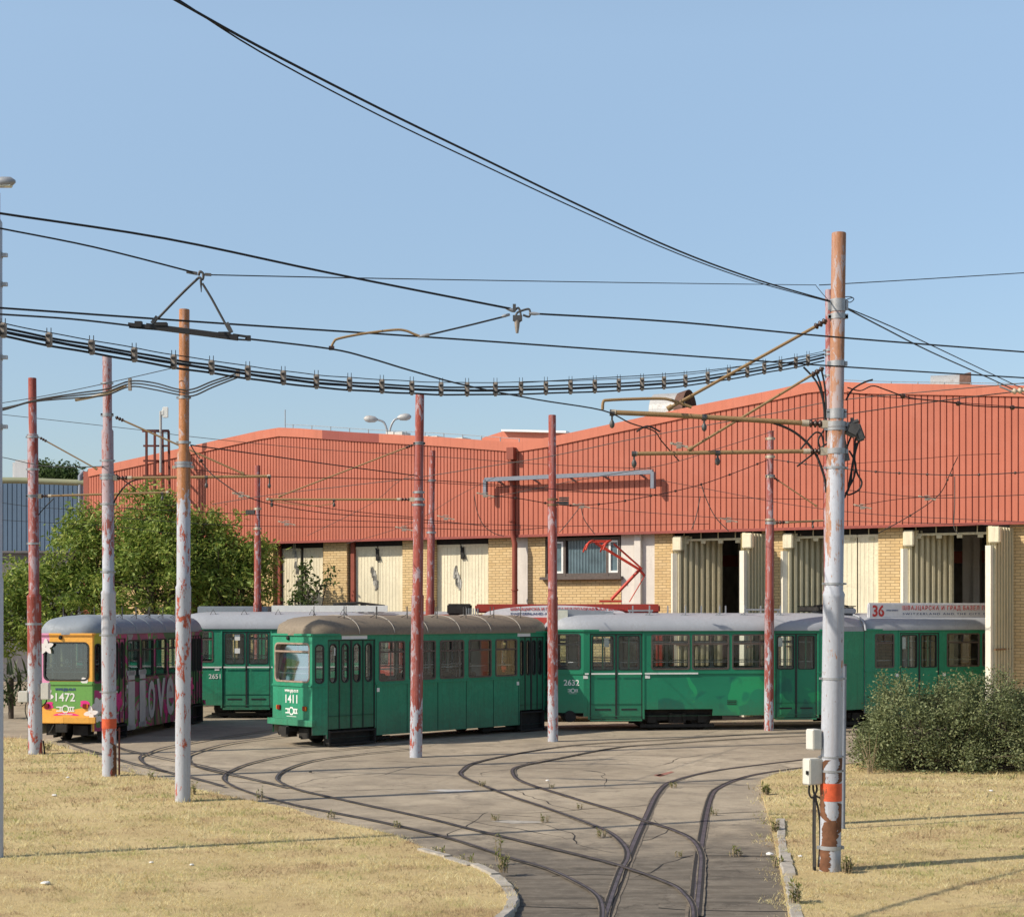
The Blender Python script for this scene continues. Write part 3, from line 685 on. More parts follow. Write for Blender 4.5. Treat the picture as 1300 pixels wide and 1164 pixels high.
# brick piers: (px0, px1)
WT = HC - .005
def pier(px0, px1, mat, name, y0=RE, d=.45, z0=0.0, z1=WT):
    a, b = fu(px0, y0), fu(px1, y0); m = MB(); m.box(((a+b)/2, y0+d/2, (z0+z1)/2), (b-a, d, z1-z0)); return m.build(name, mat, depot)
for a, b in ((117,235),(295,346.5),(410.5,440.5),(511,551),(620,654.5),(670,692),(831,854),(967,994.5),(1115,1146),(1281.5,1420),(1420.5,1598)):
    pier(a, b, M['brick'], 'brick_pier')
pier(692, 788.5, M['brick'], 'brick_pier', z1=fz(740, 733.5, RE))
pier(654.5, 670, M['render'], 'rendered_pier', RE+.02); pier(788.5, 805, M['render'], 'rendered_pier', RE+.02); pier(805, 813, M['render'], 'rendered_pier', RE-.12); pier(813, 831, M['render'], 'rendered_pier', RE+.05)
pier(441, 445, M['dark_room'], 'door_recess', RE+.3); pier(347, 352.5, M['render'], 'door_recess', RE+.25); pier(445, 449.5, M['pipe_red'], 'door_frame', RE+.1, .12); pier(352.5, 355.2, M['pipe_red'], 'door_frame', RE+.1, .12)
pier(355.2, 359, M['dark_room'], 'door_recess', RE+.3)
# lintel beam over the doors
mb = MB(); mb.box(((U0+fu(654))/2, RE+.35, HC-.12), (fu(654)-U0, .3, .22)); mb.box(((fu(833)+U1)/2, RE+.35, HC-.12), (U1-fu(833), .3, .22)); mb.build('lintel', M['under'], depot)
# closed doors with paired ribbed leaves
def closed_door(px0, px1, y=RE+.22, gap=None, mat=None, lower=1.9):
    a, b = fu(px0, y), fu(px1, y); mid = (a+b)/2; mat = mat or M['cream']
    spans = [(a, mid-.02), (mid+.02, b)] if gap is None else [(a, fu(gap[0], y)), (fu(gap[1], y), b)]
    for (p, q) in spans:
        m = MB(); n = max(4, int((q-p)/.135)); z1 = HC-.26
        m.box(((p+q)/2, y+.03, z1/2+.05), (q-p, .04, z1-.1), 0)
        for i in range(n+1):
            x = p+.03+(q-p-.06)*i/n
            m.box((x, y+.008, z1/2+.05), (.022 if i % n else .06, .012 if i % n else .022, z1-.12), 0)
        m.box(((p+q)/2, y-.004, 2.15), (q-p-.02, .03, .07), 0); m.box(((p+q)/2, y-.002, z1-.02), (q-p-.02, .03, .09), 0)
        o = m.build('door_leaf', [mat], depot)
        # bare scuffs worn by rubbing
    return mid, y, HC
for (a, b, g) in ((359,410,(381.5,385.5)),(449.5,511,None),(551,620,None)):
    closed_door(a, b, gap=g)
def scuff(px, py0, py1, w=.10, seedk=0):
    y = RE+.205; rnd = random.Random(seedk); us = fu(px, y); z1, z0 = fz(px, py0, y), fz(px, py1, y); m = MB()
    n = 26
    for i in range(n):
        t = rnd.random(); x = us + (t-.5)*.22 + rnd.uniform(-w, w)*.9; z = z0+(z1-z0)*(1-t); hh = rnd.uniform(.05,.22); ww = rnd.uniform(.015,.05)
        m.poly([(x-ww,y-.0035*(i%5+1)*.4,z-hh),(x+ww*.6,y-.0035*(i%5+1)*.4,z-hh*.8),(x+ww,y-.0035*(i%5+1)*.4,z+hh),(x-ww*.5,y-.0035*(i%5+1)*.4,z+hh*.7)], i % 2)
    m.build('worn_scuff', [M['scuff'], M['scuff_dark']], depot)
scuff(376.5, 692, 755, .08, 1); scuff(475.5, 722, 745, .07, 2); scuff(580, 720, 745, .08, 3)
for px in (479, 587):      # top latch gear
    y = RE+.18; u = fu(px, y); m = MB(); m.box((u, y, HC-.55), (.10, .08, .42)); m.bar((u-.05,y-.02,HC-.3),(u+.12,y-.02,HC-.75),.05,.04); m.build('door_latch', M['under'], depot)
m = MB(); a = fu(385.5, RE+.22); m.box((fu(383,RE+.4), RE+.5, 3), (fu(386,RE+.4)-fu(380,RE+.4), .1, 5.6)); m.build('door_gap', M['dark_room'], depot)
# open folding doors: corrugated leaves
def corr_leaf(p0, p1, z0, z1, name, mat, edge_at=None, box_at=None):
    p0, p1 = V(*p0, 0), V(*p1, 0); d = (p1-p0); L = d.length; d.normalize(); n = V(d.y, -d.x, 0)
    m = MB(); k = int(L/.175); prof = []
    for i in range(k):
        s = L*i/k; q = L/k
        prof += [(s, 0), (s+q*.48, 0), (s+q*.54, .15), (s+q*.94, .15)]
    prof.append((L, 0)); pts = [p0+d*s+n*o for s, o in prof]
    for a, b in zip(pts, pts[1:]):
        m.poly([(a.x,a.y,z0),(b.x,b.y,z0),(b.x,b.y,z1),(a.x,a.y,z1)])
        m.poly([(a.x-n.x*.09,a.y-n.y*.09,z0),(b.x-n.x*.09,b.y-n.y*.09,z0),(b.x-n.x*.09,b.y-n.y*.09,z1),(a.x-n.x*.09,a.y-n.y*.09,z1)][::-1])
    o = m.build(name, mat, depot)
    for zz in (z1-.03, z0+.06):
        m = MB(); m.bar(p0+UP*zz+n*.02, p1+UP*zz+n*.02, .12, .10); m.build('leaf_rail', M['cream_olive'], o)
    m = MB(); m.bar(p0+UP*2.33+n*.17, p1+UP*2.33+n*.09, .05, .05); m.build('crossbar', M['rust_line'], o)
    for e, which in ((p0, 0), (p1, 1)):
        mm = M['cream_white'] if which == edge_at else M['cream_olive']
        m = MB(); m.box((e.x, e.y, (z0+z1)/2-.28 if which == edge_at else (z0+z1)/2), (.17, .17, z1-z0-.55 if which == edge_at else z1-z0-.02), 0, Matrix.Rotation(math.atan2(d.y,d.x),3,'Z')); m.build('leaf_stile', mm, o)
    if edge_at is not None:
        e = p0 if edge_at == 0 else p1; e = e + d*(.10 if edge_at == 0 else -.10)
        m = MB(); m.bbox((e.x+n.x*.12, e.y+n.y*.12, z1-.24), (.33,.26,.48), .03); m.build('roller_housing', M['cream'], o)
    return o
def P2(px, off): return (fu(px, off), off)
ZT = HC-.16
# left leaves swing in from the left jamb, right leaves stand outwards
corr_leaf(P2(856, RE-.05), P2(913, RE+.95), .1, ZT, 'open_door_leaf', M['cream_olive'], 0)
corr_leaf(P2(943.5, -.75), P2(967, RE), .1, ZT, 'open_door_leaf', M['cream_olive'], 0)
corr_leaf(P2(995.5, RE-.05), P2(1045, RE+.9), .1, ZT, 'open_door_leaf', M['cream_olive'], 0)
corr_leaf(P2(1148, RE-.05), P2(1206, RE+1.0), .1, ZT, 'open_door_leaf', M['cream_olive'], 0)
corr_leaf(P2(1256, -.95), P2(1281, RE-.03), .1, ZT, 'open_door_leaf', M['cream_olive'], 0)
closed_door(1062, 1115.5, RE+.1)
m = MB(); y = RE+.06; m.bar((fu(1071,y),y,2.42),(fu(1103,y),y,2.42),.04,.05); m.build('crossbar', M['rust_line'], depot)
for a, b in ((858,967),(998,1115),(1150,1281)):     # door track and wiring under the lintel
    y = RE+.12; m = MB(); m.bar((fu(a,y),y,HC-.28),(fu(b,y),y,HC-.28),.07,.07)
    for i in range(5):
        q = fu(a,y)+(fu(b,y)-fu(a,y))*(i+.5)/5; m.bar((q,y,HC-.3),(q,y,HC-.02),.03,.03); m.box((q+.1,y-.02,HC-.36),(.16,.08,.1))
    m.build('door_track', M['cream_olive'], depot)
# window of channel glass with side lights
y = RE+.10; a, b = fu(692, y), fu(788.5, y); z0, z1 = fz(740,732,y), HC-.1
win = None
m = MB()
for x0, x1 in ((a,a+.09),(b-.09,b)): m.box(((x0+x1)/2, y, (z0+z1)/2), (x1-x0,.14,z1-z0))
for px in (717.5, 772): m.box((fu(px,y), y, (z0+z1)/2), (.10,.14,z1-z0-.01))
m.box(((a+b)/2, y, z0+.06), (b-a-.02,.12,.12)); m.box(((a+b)/2, y, z1-.05), (b-a-.02,.12,.10))
win = m.build('window', M['frame_brown'], depot)
m = MB(); x0, x1 = fu(718.5,y)+.05, fu(771.5,y)-.05; k = 13
for i in range(k):
    p = x0+(x1-x0)*i/k; q = x0+(x1-x0)*(i+1)/k
    m.box(((p+q)/2, y+.05, (z0+z1)/2), (q-p-.035,.05,z1-z0-.2)); m.box((q, y+.03, (z0+z1)/2), (.022,.05,z1-z0-.2))
m.build('channel_glass', M['profile_glass'], win)
for px0, px1 in ((699,716),(774,787)):
    p, q = fu(px0,y), fu(px1,y); m = MB()
    for x in (p+.03,q-.03): m.box((x,y-.04,(z0+z1)/2),(.07,.06,z1-z0-.25))
    for z in (z0+.16,z1-.16): m.box(((p+q)/2,y-.04,z),(q-p-.01,.055,.07))
    s = m.build('casement', M['white'], win); m = MB(); m.box(((p+q)/2,y,(z0+z1)/2),(q-p-.1,.02,z1-z0-.3)); m.build('pane', M['profile_glass'], win)
m = MB(); m.box(((a+b)/2+.03, RE-.05, z0-.05), (b-a+.16,.34,.10)); m.build('window_sill', M['frame_brown'], depot)
# downpipe with hopper at the valley
m = MB(); u = fu(656); m.tube([(u,-.14,.1),(u,-.14,HC-.25)], .095, 12); m.tube([(u,-.14,HC-.3),(u-.10,-.14,HC+.1),(u-.12,-.14,8.7)], .09, 12); m.box((u-.12,-.16,8.95),(.27,.26,.42))
for z in (1.5,4.2,6.6,8.0): m.lathe([(.125,-.03),(.125,.03)],(u-(.12 if z>6.3 else 0),-.14,z),12)
m.build('downpipe', M['pipe_red'], depot)
m = MB(); u = fu(109.5); m.bar((u,.1,0),(u,.1,9.2),.22,.3); m.build('corner_pipe', M['pipe_red'], depot)
# grey pipe frame fixed to the cladding
m = MB(); q = -.35
A, Bp, C, D = [(fu(x,q),q,fz(x,y,q)) for x,y in ((616,630),(616,609),(829,599),(829,620))]
m.bar(A,Bp,.12,.12); m.bar(Bp,C,.12,.14); m.bar(C,D,.16,.12)
for t in (.08,.3,.52,.72,.93):
    p = Vector(Bp).lerp(Vector(C), t); m.bar(p-V(0,0,.06), p+V(0,.34,-.14), .06,.05)
m.build('pipe_frame', M['pipe_grey'], depot)
# parapet safety line on the left roof
m = MB(); prev = None
for x in range(366, 656, 24):
    u = fu(x); p = V(u,.3,roof_h(u)); m.tube([p,p+V(0,0,.20)],.018,5)
    if prev is not None: m.tube([prev+V(0,0,.19),p+V(0,0,.19)],.010,4)
    prev = p
m.tube([(fu(356),.3,roof_h(fu(356))),(fu(356),.3,roof_h(fu(356))+.75)],.02,5); m.tube([(fu(356),.3,roof_h(fu(356))+.19),(fu(366),.3,roof_h(fu(366))+.19)],.01,4)
m.build('lightning_line', M['steel'], depot); m = MB(); prev = None
for x in range(1060, 1300, 34):
    u = fu(x); p = V(u,.3,roof_h(u)); m.tube([p,p+V(0,0,.14)],.018,5)
    if prev is not None: m.tube([prev+V(0,0,.13),p+V(0,0,.13)],.010,4)
    prev = p
m.build('lightning_line', M['steel'], depot)
# upstand of the hall behind, at the valley
m = MB(); o = 9.0
pp = [(fu(612,o),fz(612,556,o)),(fu(640,o),fz(640,547,o)),(fu(722,o),fz(722,549,o)),(fu(722,o),8.6),(fu(612,o),8.6)]
m.add([(u,o,z) for u,z in pp]+[(u,o+9,z) for u,z in pp],[(0,1,2,3,4)[::-1],(0,1,6,5),(1,2,7,6),(2,3,8,7),(4,0,5,9)])
m.build('rear_roof', M['fascia'], depot)
m = MB(); m.bar((fu(640,o),o-.1,fz(640,547,o)),(fu(722,o),o-.1,fz(722,549,o)),.3,.08); m.build('rear_roof_edge', M['white'], depot)
m = MB(); o = 2.2; z = fz(580,555,o)
for i in range(14):
    x = 500+i*11; u = fu(x,o); m.box((u,o,fz(x,553+i*.9,o)+random.uniform(-.05,.06)),(.34,.6,random.uniform(.06,.22)))
m.build('roof_debris', M['render'], depot)
def depot_pt(px, py, off): 
    p = Vector((fu(px,off), off, fz(px,py,off))); return FA + FD*p.x + FN*p.y + UP*p.z
# roof vent cowl and second vent
def cowl(px, py, off, r, L, label, rz):
    b = depot_pt(px, py, off); t = thing('roof_vent', label, 'roof vent', b, rz); m = MB(); n = 14
    ring = [(r*math.cos(math.pi*i/n), r*math.sin(math.pi*i/n)) for i in range(n+1)]
    vs = [(-L/2, a, z) for a, z in ring] + [(L/2, a, z) for a, z in ring]; k = n+1
    m.add(vs, [(i, i+1, k+i+1, k+i) for i in range(n)] + [tuple(range(k))], 0, False)
    m.build('hood', M['vent'], t); m = MB(); vs = [(L/2, a, z) for a, z in ring]+[(L/2+.35, a*1.12, z*1.12) for a, z in ring]
    m.add(vs, [(i, i+1, k+i+1, k+i) for i in range(n)]); m.build('lip', M['vent_rust'], t)
    m = MB(); m.add([(L/2-.05, a, z) for a, z in ring], [tuple(range(k))[::-1]]); m.build('mouth', M['under'], t)
cowl(848, 528, 2.6, .78, .9, 'half-round metal roof vent with dark rusty mouth left of the tall pole', -.42)
cowl(1200, 496, 3.0, .50, .9, 'small white half-round vent on the right roof edge', RZ+.2)
# ------------------------------------------------------------------ tram building kit
def rr(u0, u1, v0, v1, r, k=4):
    r = min(r, (u1-u0)/2-1e-4, (v1-v0)/2-1e-4)
    if r <= .001: return [(u0,v0),(u1,v0),(u1,v1),(u0,v1)]
    out = []
    for cx, cy, a in ((u0+r,v0+r,180),(u1-r,v0+r,270),(u1-r,v1-r,0),(u0+r,v1-r,90)):
        for i in range(k+1):
            q = math.radians(a+90*i/k); out.append((cx+r*math.cos(q), cy+r*math.sin(q)))
    return out
def panel(mb, P0, e, u0, u1, v0, v1, holes=(), th=.045, mo=0, mi=1):
    P0, e = Vector(P0), Vector(e); n = e.cross(UP)
    pt = lambda u, v, o=0.0: P0 + e*u + UP*v + n*o
    us = sorted({u0, u1, *[x for h in holes for x in h[:2]]}); vs = sorted({v0, v1, *[x for h in holes for x in h[2:4]]})
    for a, b in zip(us, us[1:]):
        for c, d in zip(vs, vs[1:]):
            if b-a < 1e-5 or d-c < 1e-5: continue
            m = ((a+b)/2, (c+d)/2)
            if any(h[0] < m[0] < h[1] and h[2] < m[1] < h[3] for h in holes): continue
            mb.poly([pt(a,c),pt(b,c),pt(b,d),pt(a,d)], mo)
            mb.poly([pt(a,c,-th),pt(a,d,-th),pt(b,d,-th),pt(b,c,-th)], mi)
    for h in holes:
        a, b, c, d, r = h; P = rr(a,b,c,d,r); k = len(P)
        for i in range(k):
            p, q = P[i], P[(i+1) % k]
            mb.poly([pt(*p), pt(*p,-th), pt(*q,-th), pt(*q)], mo)
        if r > .001:
            nseg = k//4
            for ci, (cx, cy) in enumerate(((a,c),(b,c),(b,d),(a,d))):
                arc = P[ci*nseg:(ci+1)*nseg]
                for p, q in zip(arc, arc[1:]):
                    mb.poly([pt(cx,cy), pt(*q), pt(*p)], mo); mb.poly([pt(cx,cy,-th), pt(*p,-th), pt(*q,-th)], mi)
def window(root, P0, e, a, b, c, d, r, fmat, gmat, transom=0.0, mull=False, T=None, fw=.035, name='window', lean=0.0):
    P0, e = Vector(P0), Vector(e); n = e.cross(UP); pt = lambda u, v, o: P0 + e*u + UP*v + n*o
    m = MB(); A = rr(a-.006,b+.006,c-.006,d+.006,r+.006); B = rr(a+fw,b-fw,c+fw,d-fw,max(r-fw*.6,.01)); k = len(A)
    if len(B) != k: B = rr(a+fw,b-fw,c+fw,d-fw,max(.02,r-fw*.6))
    for i in range(k):
        j = (i+1) % k
        m.poly([pt(*A[i],.012), pt(*A[j],.012), pt(*B[j],.012), pt(*B[i],.012)])
        m.poly([pt(*A[i],-.02), pt(*A[j],-.02), pt(*A[j],.012), pt(*A[i],.012)])
        m.poly([pt(*B[i],.012), pt(*B[j],.012), pt(*B[j],-.05-lean*(B[j][1]-c)), pt(*B[i],-.05-lean*(B[i][1]-c))])
    if transom:
        vt = d-(d-c)*transom
        m.bar(pt(a+fw,vt,0), pt(b-fw,vt,0), .03, .045)
        if mull: m.bar(pt((a+b)/2,vt,0), pt((a+b)/2,d-fw,0), .03, .03, up=n)
    o = m.build(name, fmat, root, T)
    m = MB(); m.poly([pt(u,v,-.028-lean*(v-c)) for u, v in rr(a+.01,b-.01,c+.01,d-.01,r)]); m.build('pane', gmat, o, T)
    return o
def text_mesh(s, size, mat, parent, P0, e, name='lettering', T=None, stretch=1.0, width=None, up=UP, bold=0.0, label=None, space=1.0):
    cu = bpy.data.curves.new('t', 'FONT'); cu.body = s; cu.size = size; cu.align_x = 'CENTER'; cu.align_y = 'CENTER'
    cu.extrude = .003; cu.space_character = space; cu.offset = bold; cu.resolution_u = 3
    o = bpy.data.objects.new('t', cu); COL.objects.link(o); bpy.context.view_layer.update()
    me = bpy.data.meshes.new_from_object(o.evaluated_get(bpy.context.evaluated_depsgraph_get()))
    bpy.data.objects.remove(o); bpy.data.curves.remove(cu)
    xs = [v.co.x for v in me.vertices]; ys = [v.co.y for v in me.vertices]
    cx, cy = (max(xs)+min(xs))/2, (max(ys)+min(ys))/2; sx_ = stretch if width is None else width/(max(xs)-min(xs))
    e = Vector(e); n = e.cross(up)
    for v in me.vertices:
        p = Vector(P0) + e*((v.co.x-cx)*sx_) + up*(v.co.y-cy) + n*(v.co.z+.006); v.co = T @ p if T is not None else p
    me.materials.clear(); me.materials.append(mat); me.name = name
    ob = bpy.data.objects.new(name, me); COL.objects.link(ob); ob.parent = parent
    if label: ob['label'] = label
    return ob
def operator_logo(parent, P0, e, wdt, mat, T=None):
    """wheel-like ring between two letter forms"""
    P0, e = Vector(P0), Vector(e); n = e.cross(UP); k = wdt/.5; m = MB()
    pt = lambda u, v: P0 + e*(u*k) + UP*(v*k) + n*.008
    N = 8
    for i in range(N):
        a, b = 2*math.pi*(i+.5)/N, 2*math.pi*(i+1.5)/N
        if abs(math.cos((a+b)/2)-1) < .05: pass
        m.poly([pt(.075*math.cos(a),.075*math.sin(a)), pt(.112*math.cos(a),.112*math.sin(a)), pt(.112*math.cos(b),.112*math.sin(b)), pt(.075*math.cos(b),.075*math.sin(b))])
    for sgn in (-1, 1):
        for (u0,u1,v0,v1) in ((.10,.25,.035,.065),(.10,.25,-.065,-.035),(.125,.155,-.035,.035),(.195,.225,-.035,.035)):
            if sgn < 0 and u0 == .195: continue
            q = [pt(sgn*u0,v0),pt(sgn*u1,v0),pt(sgn*u1,v1),pt(sgn*u0,v1)]; m.poly(q if sgn > 0 else q[::-1])
    m.poly([pt(-.2,-.145),pt(.2,-.145),pt(.2,-.132),pt(-.2,-.132)])
    return m.build('operator_emblem', mat, parent, T)

def perimeter(L, W, wf, tl, front=True, rear=True, wr=None):
    wr = wf if wr is None else wr
    P = []
    P += [V(0, wf, 0), V(0, -wf, 0)] if front else [V(0, W, 0)]
    P += [V(tl, -W, 0)] if front else [V(0, -W, 0)]
    P += [V(L-tl, -W, 0), V(L, -wr, 0), V(L, wr, 0), V(L-tl, W, 0)] if rear else [V(L, -W, 0), V(L, W, 0)]
    if front: P += [V(tl, W, 0)]
    return P
def roof_shell(root, L, W, wf, tl, zg, zt, mat, T, front=True, rear=True, ov=.05, D=.75, seams=0, seam_mat=None):
    P = perimeter(L, W, wf, tl, front, rear); c = V(L/2, 0, 0)
    ring = []
    for i, p in enumerate(P):            # densify + round the corners
        q = P[(i+1) % len(P)]; n = max(1, int((q-p).length/.35))
        for j in range(n): ring.append(p.lerp(q, j/n))
    for _ in range(2):
        ring = [ring[i]*.5 + ring[i-1]*.25 + ring[(i+1) % len(ring)]*.25 for i in range(len(ring))]
    m = MB(); K = 9; vs = []; N = len(ring)
    prof = [(1.0, -.035, 0.0), (1.0, 0.0, 0.0)]
    for k in range(1, K+1):
        a = math.pi/2*k/K; prof.append((math.cos(a)**.85 if k < K else 0, math.sin(a)**1.0, 1-math.cos(a)**.8 if k < K else 1))
    for lat, zz, ins in prof:
        for p in ring:
            sgn = p.x - L/2; y = p.y*lat*(1+ov/W)
            dx = D*ins
            x = p.x
            endf = front if sgn < 0 else rear
            if endf:
                lim = L/2 - dx + ov*(1-ins); x = L/2 + max(-lim, min(lim, sgn*(1+ov*2/L)))
            vs.append((x, y, zg + (zt-zg)*zz if zz > 0 else zg+zz))
    R = len(prof)
    fs = [(k*N+i, k*N+(i+1) % N, (k+1)*N+(i+1) % N, (k+1)*N+i) for k in range(R-1) for i in range(N)]
    m.add(vs, fs, 0, True)
    fsc = [tuple(range(N))[::-1]]; m.add(vs[:N], fsc, 0)
    o = m.build('roof', [mat], root, T)
    if seams:
        m = MB()
        for i in range(seams):
            x = D+.25+(L-2*D-.5)*i/(seams-1); pts = []
            for k in range(-12, 13):
                a = math.pi/2*k/12.0; lat = math.sin(a); y = math.copysign(abs(lat), lat)
                ca = math.cos(a); yy = (W+ov)*math.copysign((1-abs(ca)**1.0)**1.0 if False else abs(math.sin(a))**.8, a) if False else None
            for k in range(1, K+1):
                pass
            half = [((W+ov)*lat, zg+(zt-zg)*max(zz,0)) for lat, zz, _ in prof[1:]]
            path = [V(x,-y,z+.006) for y, z in half] + [V(x,y,z+.006) for y, z in half[::-1][1:]]
            m.tube(path, .014, 5)
        m.build('roof_seam', seam_mat or M['roof_seam'], o, T)
    return o
def bogie(root, x, T, L=1.6, w=.55, wheels=True, r=.33, skirt=None):
    m = MB()
    for s in (-1, 1):
        m.bar((x-L/2-.25, s*w, .36), (x+L/2+.25, s*w, .36), .10, .16); m.box((x, s*(w+.06), .34), (.5,.12,.26)); m.box((x-L/2,s*(w+.06),.33),(.26,.12,.22)); m.box((x+L/2,s*(w+.06),.33),(.26,.12,.22))
        m.tube([(x-.2,s*(w+.13),.26),(x-.2,s*(w+.13),.5)],.06,8); m.tube([(x+.2,s*(w+.13),.26),(x+.2,s*(w+.13),.5)],.06,8)
        m.bar((x-L/2-.35,s*(w+.1),.13),(x+L/2+.35,s*(w+.1),.13),.05,.09)
    m.box((x,0,.4),(L*.8,w*1.7,.2))
    b = m.build('bogie', M['under'], root, T)
    for dx in (-L/2, L/2):
        for s in (-1, 1):
            m = MB(); m.lathe([(r,-.05),(r,.05),(r-.04,.06),(r*.55,.05),(r*.5,.03),(.09,.03),(.08,.10)], (x+dx, s*.5, r), 18, 0, (0, s, 0)); m.build('wheel', M['wheel'], b, T)
def door(root, P0, e, a, b, z0, z1, leaves, pill, mat, T, fr=M['frame'], glassm=None, rec=.035, r=None, bars=False, step=False):
    """door of n leaves; pill=(z0,z1,width fraction)"""
    P0, e = Vector(P0), Vector(e); n = e.cross(UP); Q0 = P0 - n*rec; w_ = (b-a)/leaves; m = MB(); hs = []
    for i in range(leaves):
        ca = a + w_*(i+.5); hw = w_*pill[2]/2; hs.append((ca-hw, ca+hw, pill[0], pill[1], hw if r is None else r))
    panel(m, Q0, e, a+.01, b-.01, z0+.01, z1-.01, hs, .03, 0, 0)
    for i in range(1, leaves):
        u = a+w_*i; big = (leaves == 2) or (i == leaves//2)
        m.bar(Q0+e*u+UP*(z0+.02)+n*.004, Q0+e*u+UP*(z1-.02)+n*.004, .022 if not big else .055, .03, 1, up=n)
    for u in (a+.012, b-.012): m.bar(Q0+e*u+UP*z0+n*.005, Q0+e*u+UP*z1+n*.005, .03, .03, 1, up=n)
    m.bar(Q0+e*a+UP*(z1-.012)+n*.005, Q0+e*b+UP*(z1-.012)+n*.005, .03, .03, 1)
    if leaves == 2:
        for i in range(2):
            u = a+w_*(i+.5); m.bar(Q0+e*(u-.3*w_)+UP*(z0+.28)+n*.004, Q0+e*(u+.3*w_)+UP*(z0+.28)+n*.004, .012, .045, 1)
    d = m.build('door', [mat, fr], root, T)
    for h in hs: window(d, Q0, e, *h, fr, glassm or M['glass'], T=T, fw=.022, name='door_window')
    if bars:
        m = MB()
        for h in hs: u = (h[0]+h[1])/2; m.bar(Q0+e*u+UP*(h[2]+.02)-n*.06, Q0+e*u+UP*(h[3]-.02)-n*.06, .045, .03, up=n)
        m.build('handrail', mat, d, T)
    return d
def seats(root, xs, W, T, mat):
    for x in xs:
        for s in (-1, 1):
            m = MB(); y = s*(W-.42); m.bbox((x,y,1.17),(.42,.42,.08),.02); m.bbox((x+.22,y,1.46),(.06,.42,.58),.02); m.bar((x,y,.8),(x,y,1.15),.06,.06)
            m.build('passenger_seat', mat, root, T)
def shell(root, L, W, wf, tl, zs, zg, side, facet, front_f, mats, T, front=True, rear=True, belt=1.57, rear_f=None, cuts=(), far_side=None, floor=.78, belt_mat=None, name='body'):
    """side/facet/front: lists of hole tuples (u0,u1,v0,v1,r)"""
    P = perimeter(L, W, wf, tl, front, rear); N = len(P); m = MB(); segs = []
    for i in range(N):
        p, q = P[i], P[(i+1) % N]; e = (q-p).normalized(); ln = (q-p).length
        mid = (p+q)/2
        if abs(e.x) > .99: kind = 'R' if mid.y < 0 else 'L'
        elif abs(e.x) < .01: kind = 'F' if mid.x < L/2 else 'B'
        else: kind = 'f'
        if (kind == 'F' and not front) or (kind == 'B' and not rear): continue
        hs = []
        off = p.x
        if kind == 'R': hs = [(a-off, b-off, c, d, r) for a, b, c, d, r in side] + [(a-off, b-off, zs, d, 0) for a, b, d in cuts]
        elif kind == 'L': hs = [(p.x-b, p.x-a, c, d, r) for a, b, c, d, r in (far_side or side)] + [(p.x-b, p.x-a, zs, d, 0) for a, b, d in cuts]
        elif kind == 'f': hs = [(ln*a, ln*b, c, d, r) for a, b, c, d, r in facet]
        elif kind == 'F': hs = [(ln/2+a, ln/2+b, c, d, r) for a, b, c, d, r in front_f]
        elif kind == 'B': hs = [(ln/2+a, ln/2+b, c, d, r) for a, b, c, d, r in (rear_f or front_f)]
        zb = zs + (.30 if kind in 'FB' else .1 if kind == 'f' else 0)
        panel(m, p, e, 0, ln, zb, zg, hs, .045, 0, 1)
        segs.append((kind, p, e, ln, hs))
    body_pts = [(p.x, p.y, floor) for p in P]; m.add(body_pts, [tuple(range(N))], 2)
    m.add([(p.x*.999, p.y*.97, zg-.06) for p in P], [tuple(range(N))[::-1]], 1)
    o = m.build(name, [mats[0], mats[1], M['under']], root, T)
    mm = MB()
    for kind, p, e, ln, hs in segs:
        n = e.cross(UP)
        doors = sorted([(h[0], h[1]) for h in hs if h[2] < belt < h[3]])
        u = 0
        for a, b in doors + [(ln, ln)]:
            if a-u > .04: mm.bar(p+e*(u+.004)+UP*belt+n*.012, p+e*(a-.004)+UP*belt+n*.012, .028, .045)
            u = max(u, b)
        mm.bar(p-e*.01+UP*(zg-.02)+n*.018, p+e*(ln+.01)+UP*(zg-.02)+n*.018, .05, .05)
    mm.build('trim_strip', belt_mat or mats[0], root, T)
    return o, segs
def roof_stanchions(root, xs, W, zg, zt, T, hgt=.42, mat=None, tri=True, t=.012, yk=.62):
    for x in xs:
        for s in (-1, 1):
            m = MB(); z = zg+(zt-zg)*.72; y = s*W*yk*1.1
            m.bar((x,y,z-.02),(x,y,z+hgt), t*1.6, t*1.6)
            if tri: m.tube([(x-.2,y-.02*s,z+.03),(x,y,z+.16),(x+.2,y-.02*s,z+.03)], t*.6, 4)
            else: m.box((x,y,z),(.12,.08,.05)); m.bar((x-.12,y,z),(x,y,z+.1),t,t)
            m.build('roof_bracket', mat or M['under'], root, T)

